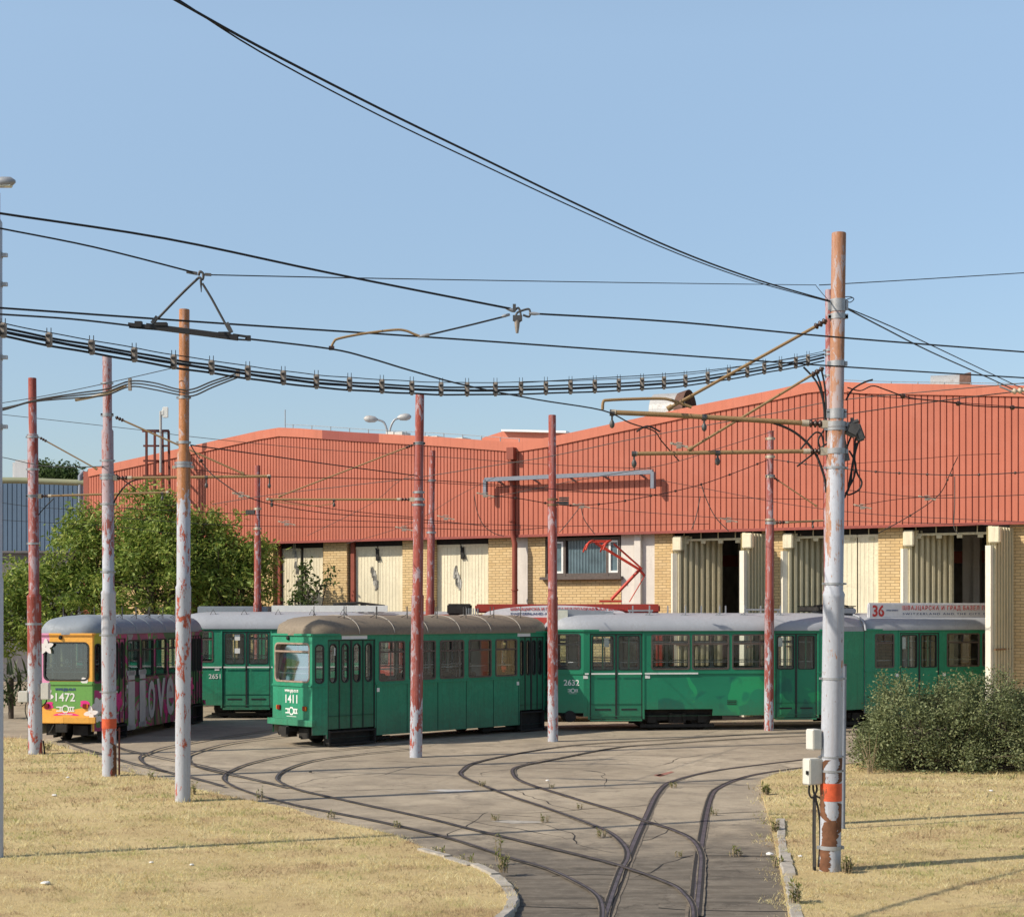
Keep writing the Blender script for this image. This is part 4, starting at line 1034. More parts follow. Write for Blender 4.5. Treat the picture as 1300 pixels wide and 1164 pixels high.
# ------------------------------------------------------------------ short bogie trailers (two of them)
def trailer(label, loc, rz, L, W, wf, tl, bodymat, doormat, roofmat, framem, number, flowered=False, url='www.gsp.co.rs'):
    t = thing('tram_trailer', label, 'tram', loc, rz)
    zs, zg, zt = .22, 2.87, 3.34; k = (L-2*tl)/7.9*.0+1; X = lambda f: tl + (L-2*tl)*f   # f: fraction along the side
    wz0, wz1 = 1.62, 2.66
    d1, d2 = (X(.004), X(.200), .44, 2.72), (X(.872), X(.996), .62, 2.72)
    wins = [(X(a), X(b), wz0, wz1, .06) for a, b in ((.216,.328),(.348,.466),(.486,.598),(.620,.730),(.750,.858))]
    facet = [(.2,.8,1.62,2.60,.09)]; front = [(-wf+.1, wf-.1, 1.64, 2.64, .13)]
    side = wins + [(d1[0],d1[1],zs,d1[3],0), (d2[0],d2[1],zs,d2[3],0)]
    body, segs = shell(t, L, W, wf, tl, zs, zg, side, facet, front, (bodymat, M['inside']), None, belt=1.555, far_side=[(tl+.12+i*.98, tl+1.02+i*.98, wz0, wz1, .06) for i in range(int((L-2*tl-.2)/.98))])
    body.data.materials[1] = M['inside']
    for kind, p, e, ln, hs in segs:
        for h in hs:
            if kind in 'RL':
                if h[2] < 1:
                    big = abs((h[1]-h[0]) - (d1[1]-d1[0])) < .02; h = (h[0],h[1],d1[2] if big else d2[2],h[3],0)
                    door(t, p, e, h[0], h[1], h[2], h[3], 4, (1.62, 2.62, .60), doormat, None)
                    n = e.cross(UP); c = p + e*((h[0]+h[1])/2); z1 = h[2]-.04
                    m = MB(); w2 = (h[1]-h[0])
                    m.box(c+UP*(z1-.02)+n*(-.04), (w2-.04,.14,.04)); m.box(c+UP*.06+n*(-.06), (w2-.02,.16,.05))
                    m.box(c+UP*((z1+.06)/2)-n*.16, (w2-.02,.03,z1-.04))
                    for s in (-1,1): m.box(c+e*(s*(w2/2-.03))+UP*((z1+.06)/2)-n*.05, (.04,.18,z1-.02))
                    m.build('door_step', M['under'], t)
                else: window(t, p, e, *h, framem, M['glass'], .27, True)
            elif kind == 'f': window(t, p, e, *h, M['frame'], M['glass_dark'], fw=.025, name='corner_window')
            else: window(t, p, e, *h, M['frame'] if flowered else M['frame_alu'], M['glass_teal'] if flowered else M['glass_front'], 0 if flowered else .22, False, name='windscreen', lean=.05 if flowered else .13)
    # panel joints on the side
    for kind, p, e, ln, hs in segs:
        if kind == 'R':
            n = e.cross(UP); 
            for f in (.204,.338,.476,.609,.740,.866):
                u = X(f)-tl; m = MB(); m.bar(p+e*u+UP*(zs+.01)+n*.001, p+e*u+UP*1.53+n*.001, .016, .008, up=n); m.build('panel_joint', M['joint'], t)
    roof_shell(t, L, W, wf, tl, zg, zt, roofmat, None, D=1.15, seams=6, seam_mat=roofmat if flowered else M['roof_seam'])
    for f in (-.1,): pass
    xs = [1.2+(L-2.2)*i/6 for i in range(7)]
    for x in xs:
        for s in (-1, 1):
            m = MB(); z = 3.24; y = s*.62; m.tube([(x,y,z-.03),(x,y,z+.34)],.013,5); m.tube([(x-.18,y-.1*s,z+.02),(x,y,z+.13),(x+.1,y-.1*s,z+.02)],.009,4); m.build('roof_bracket', M['steel_dark'], t)
    bogie(t, 1.75, None, 1.1, .62, r=.30); bogie(t, L-1.75, None, 1.1, .62, r=.30)
    m = MB(); m.box((L/2,0,.5),(L-1.2,1.2,.3)); m.box((L/2,.3,.38),(1.6,1.0,.35)); m.build('underframe', M['under'], t)
    for x, s in ((0,-1),(L,1)):   # bumper and coupler at each end
        m = MB(); xx = x + s*.05; pts = [(xx-s*.02,-wf-.10,0),(xx,-wf+.05,0),(xx+s*.04,0,0),(xx,wf-.05,0),(xx-s*.02,wf+.10,0)]
        for a, b in zip(pts, pts[1:]): m.bar(V(*a)+UP*.62, V(*b)+UP*.62, .12, .15)
        m.build('bumper', bodymat, t)
        m = MB(); m.bar((x-s*.3,0,.42),(x+s*.22,0,.42),.12,.09); m.box((x+s*.26,0,.42),(.1,.3,.2)); m.box((x-s*.25,.45,.36),(.3,.28,.3)); m.box((x-s*.3,-.35,.34),(.4,.4,.26)); m.tube([(x+s*.05,.3,.5),(x+s*.2,.32,.34),(x+s*.1,.4,.3)],.03,6)
        m.lathe([(.07,0),(.07,.02),(.03,.03)],(x+s*.10,.05,.48),10,0,(s,0,0))
        m.build('coupler', M['under'], t)
        if s < 0:
            for y in (-.52,.52):
                m = MB(); m.bbox((x-.02,y,.98),(.06,.11,.12),.012,0); h = m.build('tail_lamp', M['lamp_red'], t)
                m = MB(); m.bbox((x-.022,y-.075 if y<0 else y+.075,.98),(.05,.05,.11),.01); m.build('indicator', M['lamp_amber'], h)
            m = MB(); m.lathe([(.05,0),(.055,.02),(.04,.05),(.02,.05)],(x,.15,2.76),12,0,(-1,0,0)); m.build('marker_lamp', M['under'], t)
            e = V(0,-1,0)
            text_mesh(number, .30, M['letter'], t, (0,.02,1.21), e, 'fleet_number', bold=.004)
            text_mesh(url, .13, M['letter'] if not flowered else M['letter_blue'], t, (0,.02,1.40), e, 'web_address', bold=.003, width=.56)
            operator_logo(t, (0,.02,.90), e, .50, M['letter'])
    m = MB()   # handrails inside
    for y in (-.75,.75): m.tube([(.6,y,1.93),(L-.6,y,1.93)],.018,6)
    for x in (2.2,3.6,5.0,6.2): m.tube([(x,.3,.8),(x,.3,2.75)],.018,6)
    m.tube([(.12,-wf+.1,1.86),(.12,wf-.1,1.86)],.02,6)
    m.build('handrail', M['rail_white'], t); seats(t, [2.4,3.2,4.0,4.8,5.6,6.3], W, None, M['seat'])
    # small notices by the doors
    for px_, z in ((X(.212),1.40),(X(.862),1.40)):
        m = MB(); m.box((px_,-W-.004,z),(.085,.012,.10),0); m.build('door_button_plate', M['white'], t)
    m = MB(); m.box((X(.045),-W+.065,2.42),(.15,.012,.2)); m.build('sticker', M['white'], t)
    if not flowered:
        for a, b in ((.06,.165),(.86,.925)):
            m = MB(); m.box(((X(a)+X(b))/2,-W-.004,2.79),(X(b)-X(a),.012,.115)); m.build('route_plate', M['sign'], t)
    return t, X

# --- green trailer 1411: right corner seen at column 415
a_ = V(.70,.714,0).normalized(); y_ = V(-a_.y, a_.x, 0); Lt, Wt, wft, tlt = 8.75, .96, .82, .36
A = V((415-CX)/50.2, F/50.2, 0); O = A - a_*tlt + y_*Wt
g1411, X1 = trailer('green tram trailer with tan roof numbered 1411, front corner in sun', O, math.atan2(a_.y, a_.x), Lt, Wt, wft, tlt, M['green'], M['green_dark'], M['roof_tan'], M['frame_brown'], '1411')

# --- flowered trailer 1472: livery as bands and blooms on its own paint
def livery():
    t = NT('flower_livery'); v = t.coord('Object'); xyz = sep_xyz(t)
    n = t.noise(v, .95, 2, .5, .8); n2 = t.noise(t.coord('Object', (1,1,1), (3,7,2)), 1.3, 2, .5, 1.0)
    c = t.ramp(n, [(.0,(.06,.15,.05)),(.40,(.30,.045,.13)),(.47,(.09,.22,.07)),(.51,(.50,.06,.20)),(.56,(.17,.32,.08)),(.60,(.50,.40,.40)),(.64,(.36,.07,.17)),(.68,(.60,.28,.06))], 'CONSTANT')
    c = t.mix(t.ramp(n2, [(.60,0),(.61,1)]), c, (.34,.06,.15))
    side = c
    # front: orange with a green middle
    zz = xyz[2]; yy = t.math('ABSOLUTE', xyz[1])
    g = t.math('MULTIPLY', t.math('LESS_THAN', zz, 1.62), t.math('GREATER_THAN', t.math('ADD', zz, t.math('MULTIPLY', t.math('SUBTRACT', .72, yy), .18)), .98))
    fr = t.mix(g, (.84,.42,.075), (.15,.36,.085))
    fr = t.mix(t.math('MULTIPLY', t.math('GREATER_THAN', xyz[1], .46), t.math('GREATER_THAN', zz, 1.5)), fr, (.75,.32,.50))
    isf = t.math('LESS_THAN', xyz[0], .06)
    corner = t.math('MULTIPLY', t.math('LESS_THAN', xyz[0], .34), t.math('GREATER_THAN', zz, 2.3))
    c = t.mix(corner, side, (.45,.42,.05)); c = t.mix(isf, c, fr)
    g2 = t.noise(v, 14, 5, .7); c = t.mix(t.math('MULTIPLY', t.ramp(g2, [(.45,0),(.8,1)]), .25), c, (.07,.06,.05))
    return t.base(c, .42, 0, .4)
M['livery'] = livery()
M['petal_white'] = plain('petal_white', (.78,.74,.72), .5, 0, .06, 8); M['petal_pink'] = plain('petal_pink', (.72,.03,.24), .5, 0, .1, 8)
M['love'] = plain('love_letter_grey', (.56,.55,.54), .55, 0, .12, 6); M['petal_grey'] = plain('petal_grey', (.34,.30,.31), .5, 0, .1, 8)
a2 = V(.146,.989,0).normalized(); y2 = V(-a2.y, a2.x, 0); L2 = 8.3; Wt, wft, tlt = .87, .72, .34
A = V((131-CX)/48.5, F/48.5, 0); O = A - a2*tlt + y2*Wt
fl, X2 = trailer('tram trailer numbered 1472 painted orange, green and magenta with white flowers and I love', O, math.atan2(a2.y, a2.x), L2, Wt, wft, tlt, M['livery'], M['livery'], M['roof_blue'], M['frame'], '1472', True, 'www.gsp.co.rs')
def bloom(P0, e, r, mat, petals=5, rot=0, name='painted_flower', asp=.42, arc=360):
    P0, e = Vector(P0), Vector(e); n = e.cross(UP); m = MB()
    for i in range(petals):
        q = math.radians(rot+arc*i/petals); d = e*math.cos(q)+UP*math.sin(q); s = d.cross(n)
        pts = [P0 + d*(r*(.52+.48*math.cos(a))) + s*(r*asp*math.sin(a)*(1.15-.3*math.cos(a))) + n*(.006+.0006*i) for a in [2*math.pi*j/14 for j in range(14)]]
        if (pts[1]-pts[0]).cross(pts[2]-pts[1]).dot(n) < 0: pts = pts[::-1]
        m.poly(pts)
    return m.build(name, mat, fl)
e = V(0,-1,0); es = V(1,0,0); fe = V(tlt, -(Wt-wft), 0).normalized()
bloom((-.014,.55,2.52), e, .22, M['petal_white'], 5, 20, asp=.24); text_mesh('9', .24, M['dest'], fl, (.10,.02,2.12), e, 'route_number'); bloom((0,.60,1.22), e, .26, M['petal_white'], 3, 0, arc=130, asp=.26); bloom((0,.64,.96), e, .30, M['petal_pink'], 2, 0, arc=40, asp=.20)
bloom((0,-.66,1.02), e, .28, M['petal_pink'], 2, 165, arc=40, asp=.22); bloom((0,-.68,.80), e, .20, M['petal_white'], 4, 10, asp=.26); bloom((0,-.60,1.61), e, .20, M['petal_white'], 2, 150, arc=50, asp=.26)
bloom((0,.0,.79), e, .36, M['petal_pink'], 2, 188, arc=328, asp=.07, name='painted_stripe')
P1 = V(0,-wft,0)+fe*.2
bloom(P1+UP*.98, fe, .24, M['petal_white'], 5, 40, asp=.32); bloom(P1+UP*.72, fe, .18, M['petal_white'], 3, 200, arc=160, asp=.32)
for x, z, r, mt, p in ((1.35,1.05,.30,'petal_pink',5),(2.15,2.75,.22,'petal_grey',5),(3.4,.62,.24,'petal_grey',5),(4.9,.6,.22,'petal_pink',5),(6.1,.9,.34,'petal_grey',5),(6.9,1.2,.3,'petal_pink',5)):
    bloom((x,-Wt,z), es, r, M[mt], p, x*40, asp=.28)
# tall condensed letters across the side, each letter a mesh
for ch, x, z, hgt, wd in (('I',2.22,1.02,1.62,.46),('l',3.02,1.04,1.58,.42),('o',3.70,.96,1.08,.52),('v',4.42,.98,1.10,.66),('e',5.14,.98,1.10,.58)):
    cu_w = wd
    ob = text_mesh(ch, 1.0, M['love'], fl, (x,-Wt-.014,z), es, 'painted_letter', width=cu_w, bold=.012)
    ys = [v.co.z for v in ob.data.vertices]; c0 = (max(ys)+min(ys))/2; kk = hgt/(max(ys)-min(ys))
    for v in ob.data.vertices: v.co.z = z + (v.co.z-c0)*kk
    if ch in 'Il':
        m = MB()
        for zz in (z-hgt/2+.07, z+hgt/2-.07): m.box((x,-Wt-.020,zz),(wd*1.25,.006,.13))
        m.build('letter_serif', M['love'], ob)

# ------------------------------------------------------------------ articulated motor cars
def motor_section(t, T, L, W, wf, tl, wins, doors, cuts, front, rear, bodymat, stripe=None, zs=.43, zg=2.92, zt=3.40, roofm=None, frm=None, gl=None, seatxs=(), wz=(1.765,2.78), dbot=.345, seatmat=None):
    frm = frm or M['frame_brown']; gl = gl or M['glass']
    side = [(a,b,wz[0],wz[1],.06) for a, b in wins] + [(a,b,dbot+.1,2.80,0) for a, b in doors]
    facet = [(.12,.9,1.78,2.80,.07)]; fr = [(-wf+.09,wf-.09,1.72,2.74,.12)]
    body, segs = shell(t, L, W, wf, tl, zs, zg, side, facet, fr, (bodymat, M['inside']), T, front, rear, belt=1.665, cuts=cuts, belt_mat=bodymat, far_side=[((tl if front else 0)+.15+i*1.4, (tl if front else 0)+1.45+i*1.4, wz[0], wz[1], .06) for i in range(int((L-(tl if front else 0)-(tl if rear else 0)-.2)/1.4))])
    for kind, p, e, ln, hs in segs:
        for h in hs:
            if kind in 'RL':
                if abs(h[2]-zs) < 1e-6: continue
                if h[2] < 1.2: door(t, p, e, h[0], h[1], dbot, h[3], 2, (1.76, 2.74, .80), bodymat, T, r=.05, bars=True, glassm=gl, rec=.02)
                else: window(t, p, e, *h, frm, gl, .27, True, T)
            elif kind == 'f': window(t, p, e, *h, M['frame'], M['glass_dark'], .3, False, T, name='corner_window')
            else: window(t, p, e, *h, M['frame'], M['glass_front'], 0, False, T, name='windscreen', lean=.13)
    for a, b in doors:
        m = MB(); 
        for s in (-1,1):
            m.box(((a+b)/2,s*(W-.03),dbot-.03),(b-a-.02,.10,.05))
            for u in (a-.035,b+.035): m.bar((u,s*(W+.008),dbot),(u,s*(W+.008),2.86),.05,.02,up=V(0,1,0))
        m.build('door_surround', bodymat, t, T)
    roof_shell(t, L, W, wf, tl, zg, zt, roofm or M['roof_grey'], T, front, rear, D=1.25)
    m = MB(); m.box((L/2,0,.55),(L-.6,1.5,.25)); m.box((L*.45,0,.42),(L*.3,1.3,.28)); m.build('underframe', M['under'], t, T)
    m = MB()
    for y in (-.8,.8): m.tube([(.8,y,2.55),(L-.3,y,2.55)],.018,6); m.tube([(.5,y*1.2,1.98),(L-.3,y*1.2,1.98)],.016,6)
    for a, b in doors:
        for x in (a+.05,(a+b)/2,b-.05): m.tube([(x,-.75,.8),(x,-.75,2.8)],.018,6); m.tube([(x,.75,.8),(x,.75,2.8)],.018,6)
    m.build('handrail', M['rail_white'], t, T)
    seats(t, seatxs, W, T, seatmat or M['seat'])
    return segs
def motor_front(t, W, wf, number, bodymat):
    m = MB(); m.bar((-.05,-wf-.05,.62),(-.05,wf+.05,.62),.12,.16); m.build('bumper', M['under'], t)
    m = MB(); m.bar((.3,0,.5),(-.45,0,.5),.14,.12); m.box((-.48,0,.5),(.14,.34,.26)); m.box((-.2,-.3,.95),(.1,.2,.16))
    for z, y in ((1.5,-.45),(1.2,-.5),(.95,-.4),(1.35,.3)):
        m.tube([(0,y,z),(-.16,y-.05,z-.05),(-.2,y-.05,z-.3),(-.08,y,z-.38)],.035,7)
    m.build('coupler', M['under'], t)
    m = MB(); m.lathe([(.16,-.5),(.18,-.3),(.18,.35),(.14,.4)],(.55,-.55,.43),12,0,(0,1,0)); m.build('lifeguard', M['under'], t)
    for y in (-.5,.5): m = MB(); m.lathe([(.10,0),(.10,.03),(.05,.05)],(0,y,1.15),14,0,(-1,0,0)); m.build('headlight', M['lamp_amber'], t)

# --- green 2632
AX1 = V(.993,.12,0).normalized(); W3 = 1.10; P748 = V((748-CX)/44.2, F/44.2, 0)
def along(px, P=P748, ax=AX1):
    k = (px-CX)/F; return (k*P.y-P.x)/(ax.x-k*ax.y)
tl3 = .92; x742 = along(741)
O3 = P748 + AX1*(x742-tl3) + V(-AX1.y, AX1.x, 0)*W3; O3.z = 0
g2632 = thing('articulated_tram', 'green articulated tram numbered 2632 with pale roof leaving the depot door', 'tram', O3, math.atan2(AX1.y, AX1.x))
lx = lambda px: along(px) - x742 + tl3
L3 = lx(1066)
motor_section(g2632, None, L3, W3, .78, tl3, [(lx(a),lx(b)) for a, b in ((827,875.5),(878.7,925.5),(929.5,977))], [(lx(749),lx(815.5)),(lx(984.5),lx(1037))],
              [(lx(818),lx(905),.62)], True, False, M['green_patched'], seatxs=[3.4,4.3,5.2,6.0], seatmat=M['seat'])
motor_front(g2632, W3, .78, '2632', M['green'])
bogie(g2632, lx(862), None, 1.5, .75, r=.33)
es = V(1,0,0)
FE = V(tl3,-(W3-.78),0).normalized(); FQ = V(0,-.78,0)
text_mesh('2632', .23, M['letter'], g2632, FQ+FE*.62+UP*1.40, FE, 'fleet_number', bold=.003)
operator_logo(g2632, FQ+FE*.66+UP*1.17, FE, .30, M['letter'])
m = MB()
def strip(m, a, b, z=1.655, h=.045): m.box(((a+b)/2,-W3-.030,z),(b-a,.008,h))
strip(m, lx(742.5), lx(747.2)); strip(m, lx(818.5), lx(886))
strip(m, lx(750.5),lx(780.5)); strip(m, lx(784.5), lx(814.5))
m.build('white_stripe', M['white'], g2632)
for px in (743.6, 822): m = MB(); m.box((lx(px),-W3-.006,1.56),(.14,.012,.09)); m.build('door_button_plate', M['white'], g2632)
for px in (770.5, 991): m = MB(); m.box((lx(px),-W3+.06,2.55),(.15,.01,.26)); m.build('sticker', M['white'], g2632)
m = MB(); m.box((lx(929),-W3-.004,.86),(.28,.012,.02)); m.box((lx(929),-W3-.004,.81),(.28,.012,.02)); m.box((lx(929),-W3-.004,.76),(.28,.012,.02)); m.build('vent_grille', M['frame'], g2632)
# destination box on the roof front
m = MB(); m.add([(.13,-.68,2.96),(.13,.68,2.96),(1.9,.62,2.96),(1.9,-.62,2.96),(.10,-.66,3.53),(.10,.66,3.53),(1.9,.5,3.44),(1.9,-.5,3.44)],[(0,3,2,1),(4,5,6,7),(0,1,5,4)[::-1],(1,2,6,5)[::-1],(2,3,7,6)[::-1],(3,0,4,7)[::-1]])
db = m.build('destination_box', M['roof_grey'], g2632)
m = MB(); m.bbox((.1,0,3.22),(.03,1.0,.36),.01); m.bbox((.36,-.668,3.27),(.34,.03,.42),.01, 0); m.build('destination_blind', M['dest'], db)
for px in (826,873,912,975,1030,1085): pass
for px in (829,875,919,951,997):
    for s, dx in ((-1,0),(1,-.25)):
        m = MB(); x = lx(px)+dx; y = s*.62; m.bar((x,y,3.30),(x,y,3.62),.035,.035); m.box((x,y,3.32),(.16,.08,.05)); m.bar((x-.16,y,3.32),(x,y,3.42),.02,.02); m.build('roof_bracket', M['steel'], g2632)
m = MB(); m.bar((lx(806),-.1,3.47),(lx(838),-.1,3.47),.06,.05); m.bar((lx(957),-.1,3.50),(lx(1002),-.1,3.50),.06,.05)
for px in (808,836,960,1000): m.bar((lx(px),-.1,3.36),(lx(px),-.1,3.48),.04,.04)
m.build('roof_rail', M['steel'], g2632)
# second section turned away, on the joint
AX2 = V(.92,.39,0).normalized(); P1098 = V((1098-CX)/42.8, F/42.8, 0)
rot = math.atan2(AX2.y, AX2.x) - math.atan2(AX1.y, AX1.x)
o2w = P1098 + V(-AX2.y, AX2.x, 0)*W3
inv = Matrix.Rotation(-math.atan2(AX1.y, AX1.x), 4, 'Z') @ Matrix.Translation(-O3)
T2 = inv @ Matrix.Translation(V(o2w.x, o2w.y, 0)) @ Matrix.Rotation(math.atan2(AX2.y, AX2.x), 4, 'Z')
l2 = lambda px: along(px, P1098, AX2)
motor_section(g2632, T2, 8.0, W3, .78, tl3, [(l2(1111),l2(1135)),(l2(1202),l2(1243.5)),(l2(1247),l2(1284))], [(l2(1142.5),l2(1192))], [], False, True, M['green'], seatxs=[3.2,4.0,4.8,5.6], seatmat=M['seat'])
bogie(g2632, .5, T2, 1.3, .75, r=.33); bogie(g2632, 6.0, T2, 1.5, .75, r=.33)
for px in (1139, 1198.5): m = MB(); m.box((l2(px),-W3-.006,1.54),(.11,.012,.10)); m.build('door_button_plate', M['white'], g2632, T2)
m = MB(); m.box((l2(1149),-W3+.06,2.5),(.14,.01,.36)); m.build('sticker', M['white'], g2632, T2)
# joint: curved cover between the sections
j0, j1 = V(L3,-W3*.97,0), T2 @ V(0,-W3*.97,0); k0, k1 = V(L3,W3*.97,0), T2 @ V(0,W3*.97,0)
m = MB(); sect = [(1.0,.55),(1.0,2.86),(.97,3.0),(.88,3.15),(.70,3.27),(.4,3.34),(0,3.37)]
def arc(p, q, bulge): 
    mid = (p+q)/2; return [p, mid, q]
rows = []
for f in (0,.33,.67,1.0):
    c = V(L3,0,0).lerp(T2 @ V(0,0,0), f); yv = (V(0,1,0).lerp((T2.to_3x3() @ V(0,1,0)), f)).normalized()
    row = [c - yv*(W3*.97*a) + UP*z for a, z in sect] + [c + yv*(W3*.97*a) + UP*z for a, z in sect[::-1][1:]]
    rows.append(row)
n = len(rows[0])
for mi, sel in ((0,(0,1)),(1,range(1,n-2)),(0,(n-2,))):
    pass
for i in range(3):
    for k in range(n-1):
        green = k == 0 or k == n-2
        m.poly([rows[i][k], rows[i+1][k], rows[i+1][k+1], rows[i][k+1]], 0 if green else 1)
m.build('articulation_cover', [M['green'], M['roof_grey']], g2632)
m = MB(); rim = [T2 @ V(-.01,-(W3+.05)*a,z+.02) for a, z in sect] + [T2 @ V(-.01,(W3+.05)*a,z+.02) for a, z in sect[::-1][1:]]; m.tube(rim[1:-1], .035, 6)
m.build('joint_rim', M['roof_grey'], g2632)
# roof gear and advert board on the rear section
m = MB(); m.bbox((-.35,0,3.46),(.9,1.1,.16),.03,0); m.build('roof_cabinet', M['roof_grey'], g2632, T2)
m = MB()
for i in range(9): m.bar((-1.2+i*.15,-.5,3.52),(-1.2+i*.15,.5,3.52),.05,.12)
for z in (3.45,3.6): m.bar((-1.3,-.5,z),(.1,-.5,z),.03,.03); m.bar((-1.3,.5,z),(.1,.5,z),.03,.03)
m.tube([(-1.2,-.2,3.6),(-.6,-.3,3.68),(.1,-.1,3.6)],.03,6)
m.build('resistor_rack', M['under'], g2632, T2)
xs0, xs1 = l2(1109.5), 5.6
m = MB(); m.bbox(((xs0+xs1)/2,-W3+.32,3.47),(xs1-xs0,.10,.47),.035); bd = m.build('advert_board', M['sign'], g2632, T2)
yb = -W3+.32-.052
text_mesh('ШВАЈЦАРСКА И ГРАД БАЗЕЛ ПОЗДРАВЉАЈУ БЕОГРАД', .175, M['letter_red'], bd, ((l2(1153)+7.05)/2,yb,3.545), es, T=T2, width=7.05-l2(1153), bold=.001, space=1.25)
text_mesh('SWITZERLAND AND THE CITY OF BASEL GREET BELGRADE', .085, M['letter_blue'], bd, ((l2(1153)+7.25)/2,yb,3.375), es, T=T2, width=7.25-l2(1153), bold=.0, space=1.35)
text_mesh('36', .46, M['letter_red'], bd, (l2(1122),yb,3.465), es, T=T2, bold=.012, width=.42)
m = MB(); cx_ = l2(1125); m.box((cx_,yb-.006,3.43),(.10,.006,.03)); m.box((cx_,yb-.008,3.43),(.03,.006,.10)); m.build('white_cross', M['white'], bd, T2)
text_mesh('SWISS-SERBIAN', .062, M['letter_blue'], bd, (l2(1139.5),yb,3.48), es, T=T2, width=.42)
# trim the board to the part that stands on the car
# --- green 2651 behind
O4 = V((257-CX)/40.2-1.15, F/40.2+.95, 0); AX4 = V(.999,.035,0).normalized()
g2651 = thing('articulated_tram', 'green tram numbered 2651 with white waistline behind the two trailers', 'tram', O4 + V(0,W3,0), math.atan2(AX4.y, AX4.x))
l4 = lambda px: along(px, O4, AX4)
motor_section(g2651, None, 6.5, W3, .78, .35, [(.55,l4(269)),(4.3,5.9)], [(l4(281),l4(341.5))], [(l4(347),l4(347)+1.7,.62)], True, True, M['green'], roofm=M['roof_grey'], zt=3.44, wz=(1.82,2.82), seatxs=[3.4,4.4,5.2])
bogie(g2651, l4(305), None, 1.3, .7, r=.32)
text_mesh('2651', .21, M['letter'], g2651, (l4(271.0),-W3-.004,1.36), es, 'fleet_number', bold=.003)
m = MB(); strip(m, .40, l4(280)); strip(m, l4(282.5), l4(310)); strip(m, l4(312.5), l4(340.5)); strip(m, l4(343), 6.1); m.build('white_stripe', M['white'], g2651)
m = MB(); m.box((l4(274),-W3-.006,1.60),(.15,.012,.10)); m.build('door_button_plate', M['white'], g2651)
for z, b in ((2.62,.2),(2.18,.16)): m = MB(); m.box((l4(299.5),-W3+.05,z),(.17,.01,b)); m.build('sticker', M['white'], g2651)
m = MB(); m.box((l4(346.5),-W3-.006,1.42),(.12,.012,.3)); m.build('blue_sticker', M['seat_blue'], g2651)
for x in (1.2,2.2,3.3,4.4,5.4):
    m = MB(); m.tube([(x-.12,-.7,3.3),(x,-.68,3.52),(x+.12,-.7,3.3)],.012,4); m.build('roof_bracket', M['steel_dark'], g2651)
# --- pale-roofed tram further back: only its roof gear shows
O5 = at(247, HY, 54.2); O5.z = 0
g5 = thing('articulated_tram', 'tram behind 2651, only its pale roof and roof boxes showing', 'tram', O5 + V(0,W3,0), .02)
motor_section(g5, None, 9.6, W3, .78, .5, [(2.4,3.6),(3.8,5.0)], [(.9,2.2),(5.4,6.8)], [(3.0,4.6,.68)], True, True, M['green'], roofm=M['roof_grey'], zt=3.46, seatxs=[3,4])
m = MB(); m.bbox((1.25,-.2,3.50),(2.4,1.5,.26),.03); m.build('roof_cabinet', M['roof_blue'], g5)
m = MB(); m.bbox((-.02+.1,-.2,3.50),(.08,1.3,.22),.01); m.build('destination_blind', M['frame'], g5)
m = MB(); m.bar((2.6,-.9,3.55),(6.6,-.9,3.55),.12,.22); m.build('roof_rail', M['white'], g5)
m = MB()
for i in range(4): m.bar((5.0+i*.35,-.7,3.66),(5.0+i*.35,.5,3.66),.12,.08)
m.tube([(4.7,-.7,3.70),(5.6,-.75,3.75),(6.5,-.7,3.64)],.05,6); m.build('resistor_rack', M['under'], g5)
# --- red tram with pantograph behind 2632
Y6 = 49.1; O6 = V((478-CX)/F*Y6, Y6, 0)
g6 = thing('articulated_tram', 'red tram with raised red pantograph and banner on its roof, behind the green trailer', 'tram', O6 + V(0,W3,0), 0.0)
l6 = lambda px: (px-CX)/F*Y6 - O6.x
motor_section(g6, None, 9.3, W3, .78, .4, [(2.6,3.7),(3.9,5.0),(6.3,7.4)], [(5.1,6.2),(7.6,8.7)], [(2.4,4.0,.68)], True, True, M['red_tram'], roofm=M['red_tram'], zt=3.36, seatxs=[2,3,4], seatmat=M['seat_blue'])
operator_logo(g6, (1.25,-W3-.004,2.12), es, .9, M['letter']); text_mesh('7', .26, M['letter'], g6, (.80,-W3-.004,1.62), es, 'fleet_number')
def l6f(px): return (px-CX)/F*(Y6+.4) - O6.x
m = MB(); x0, x1 = l6f(603), l6f(838); m.bbox(((x0+x1)/2,-W3+.42,3.54),(x1-x0,.14,.28),.05); rb = m.build('roof_board', M['red_tram'], g6)
m = MB(); N = 20; top = []; bot = []
for i in range(N+1):
    f = i/N; x = l6f(610)+(l6f(800)-l6f(610))*f; top.append(V(x,-W3+.33,3.30+.34*math.sin(math.pi*min(1,f*1.0))**.45)); bot.append(V(x,-W3+.33,3.24))
for i in range(N): m.poly([bot[i],bot[i+1],top[i+1],top[i]])
m.build('banner_panel', M['sign'], rb)
text_mesh('ШВАЈЦАРСКА И ГРАД БАЗЕЛ ПОЗДРАВЉАЈУ БЕОГРАД', .12, M['letter_red'], rb, ((l6f(648)+l6f(797))/2,-W3+.325,3.52), es, width=l6f(797)-l6f(648), bold=.001)
text_mesh('SWITZERLAND AND THE CITY OF BASEL', .10, M['letter_blue'], rb, ((l6f(648)+l6f(760))/2,-W3+.325,3.38), es, width=l6f(760)-l6f(648), bold=.001)
m = MB(); m.bbox((l6(582),0,3.52),(.75,1.3,.34),.04); m.build('roof_cabinet', M['under'], g6)
m = MB()
for i in range(6): m.box((l6(592)+i*.07,-.72,3.42),(.03,.1,.26))
m.build('cooling_fins', M['steel'], g6)
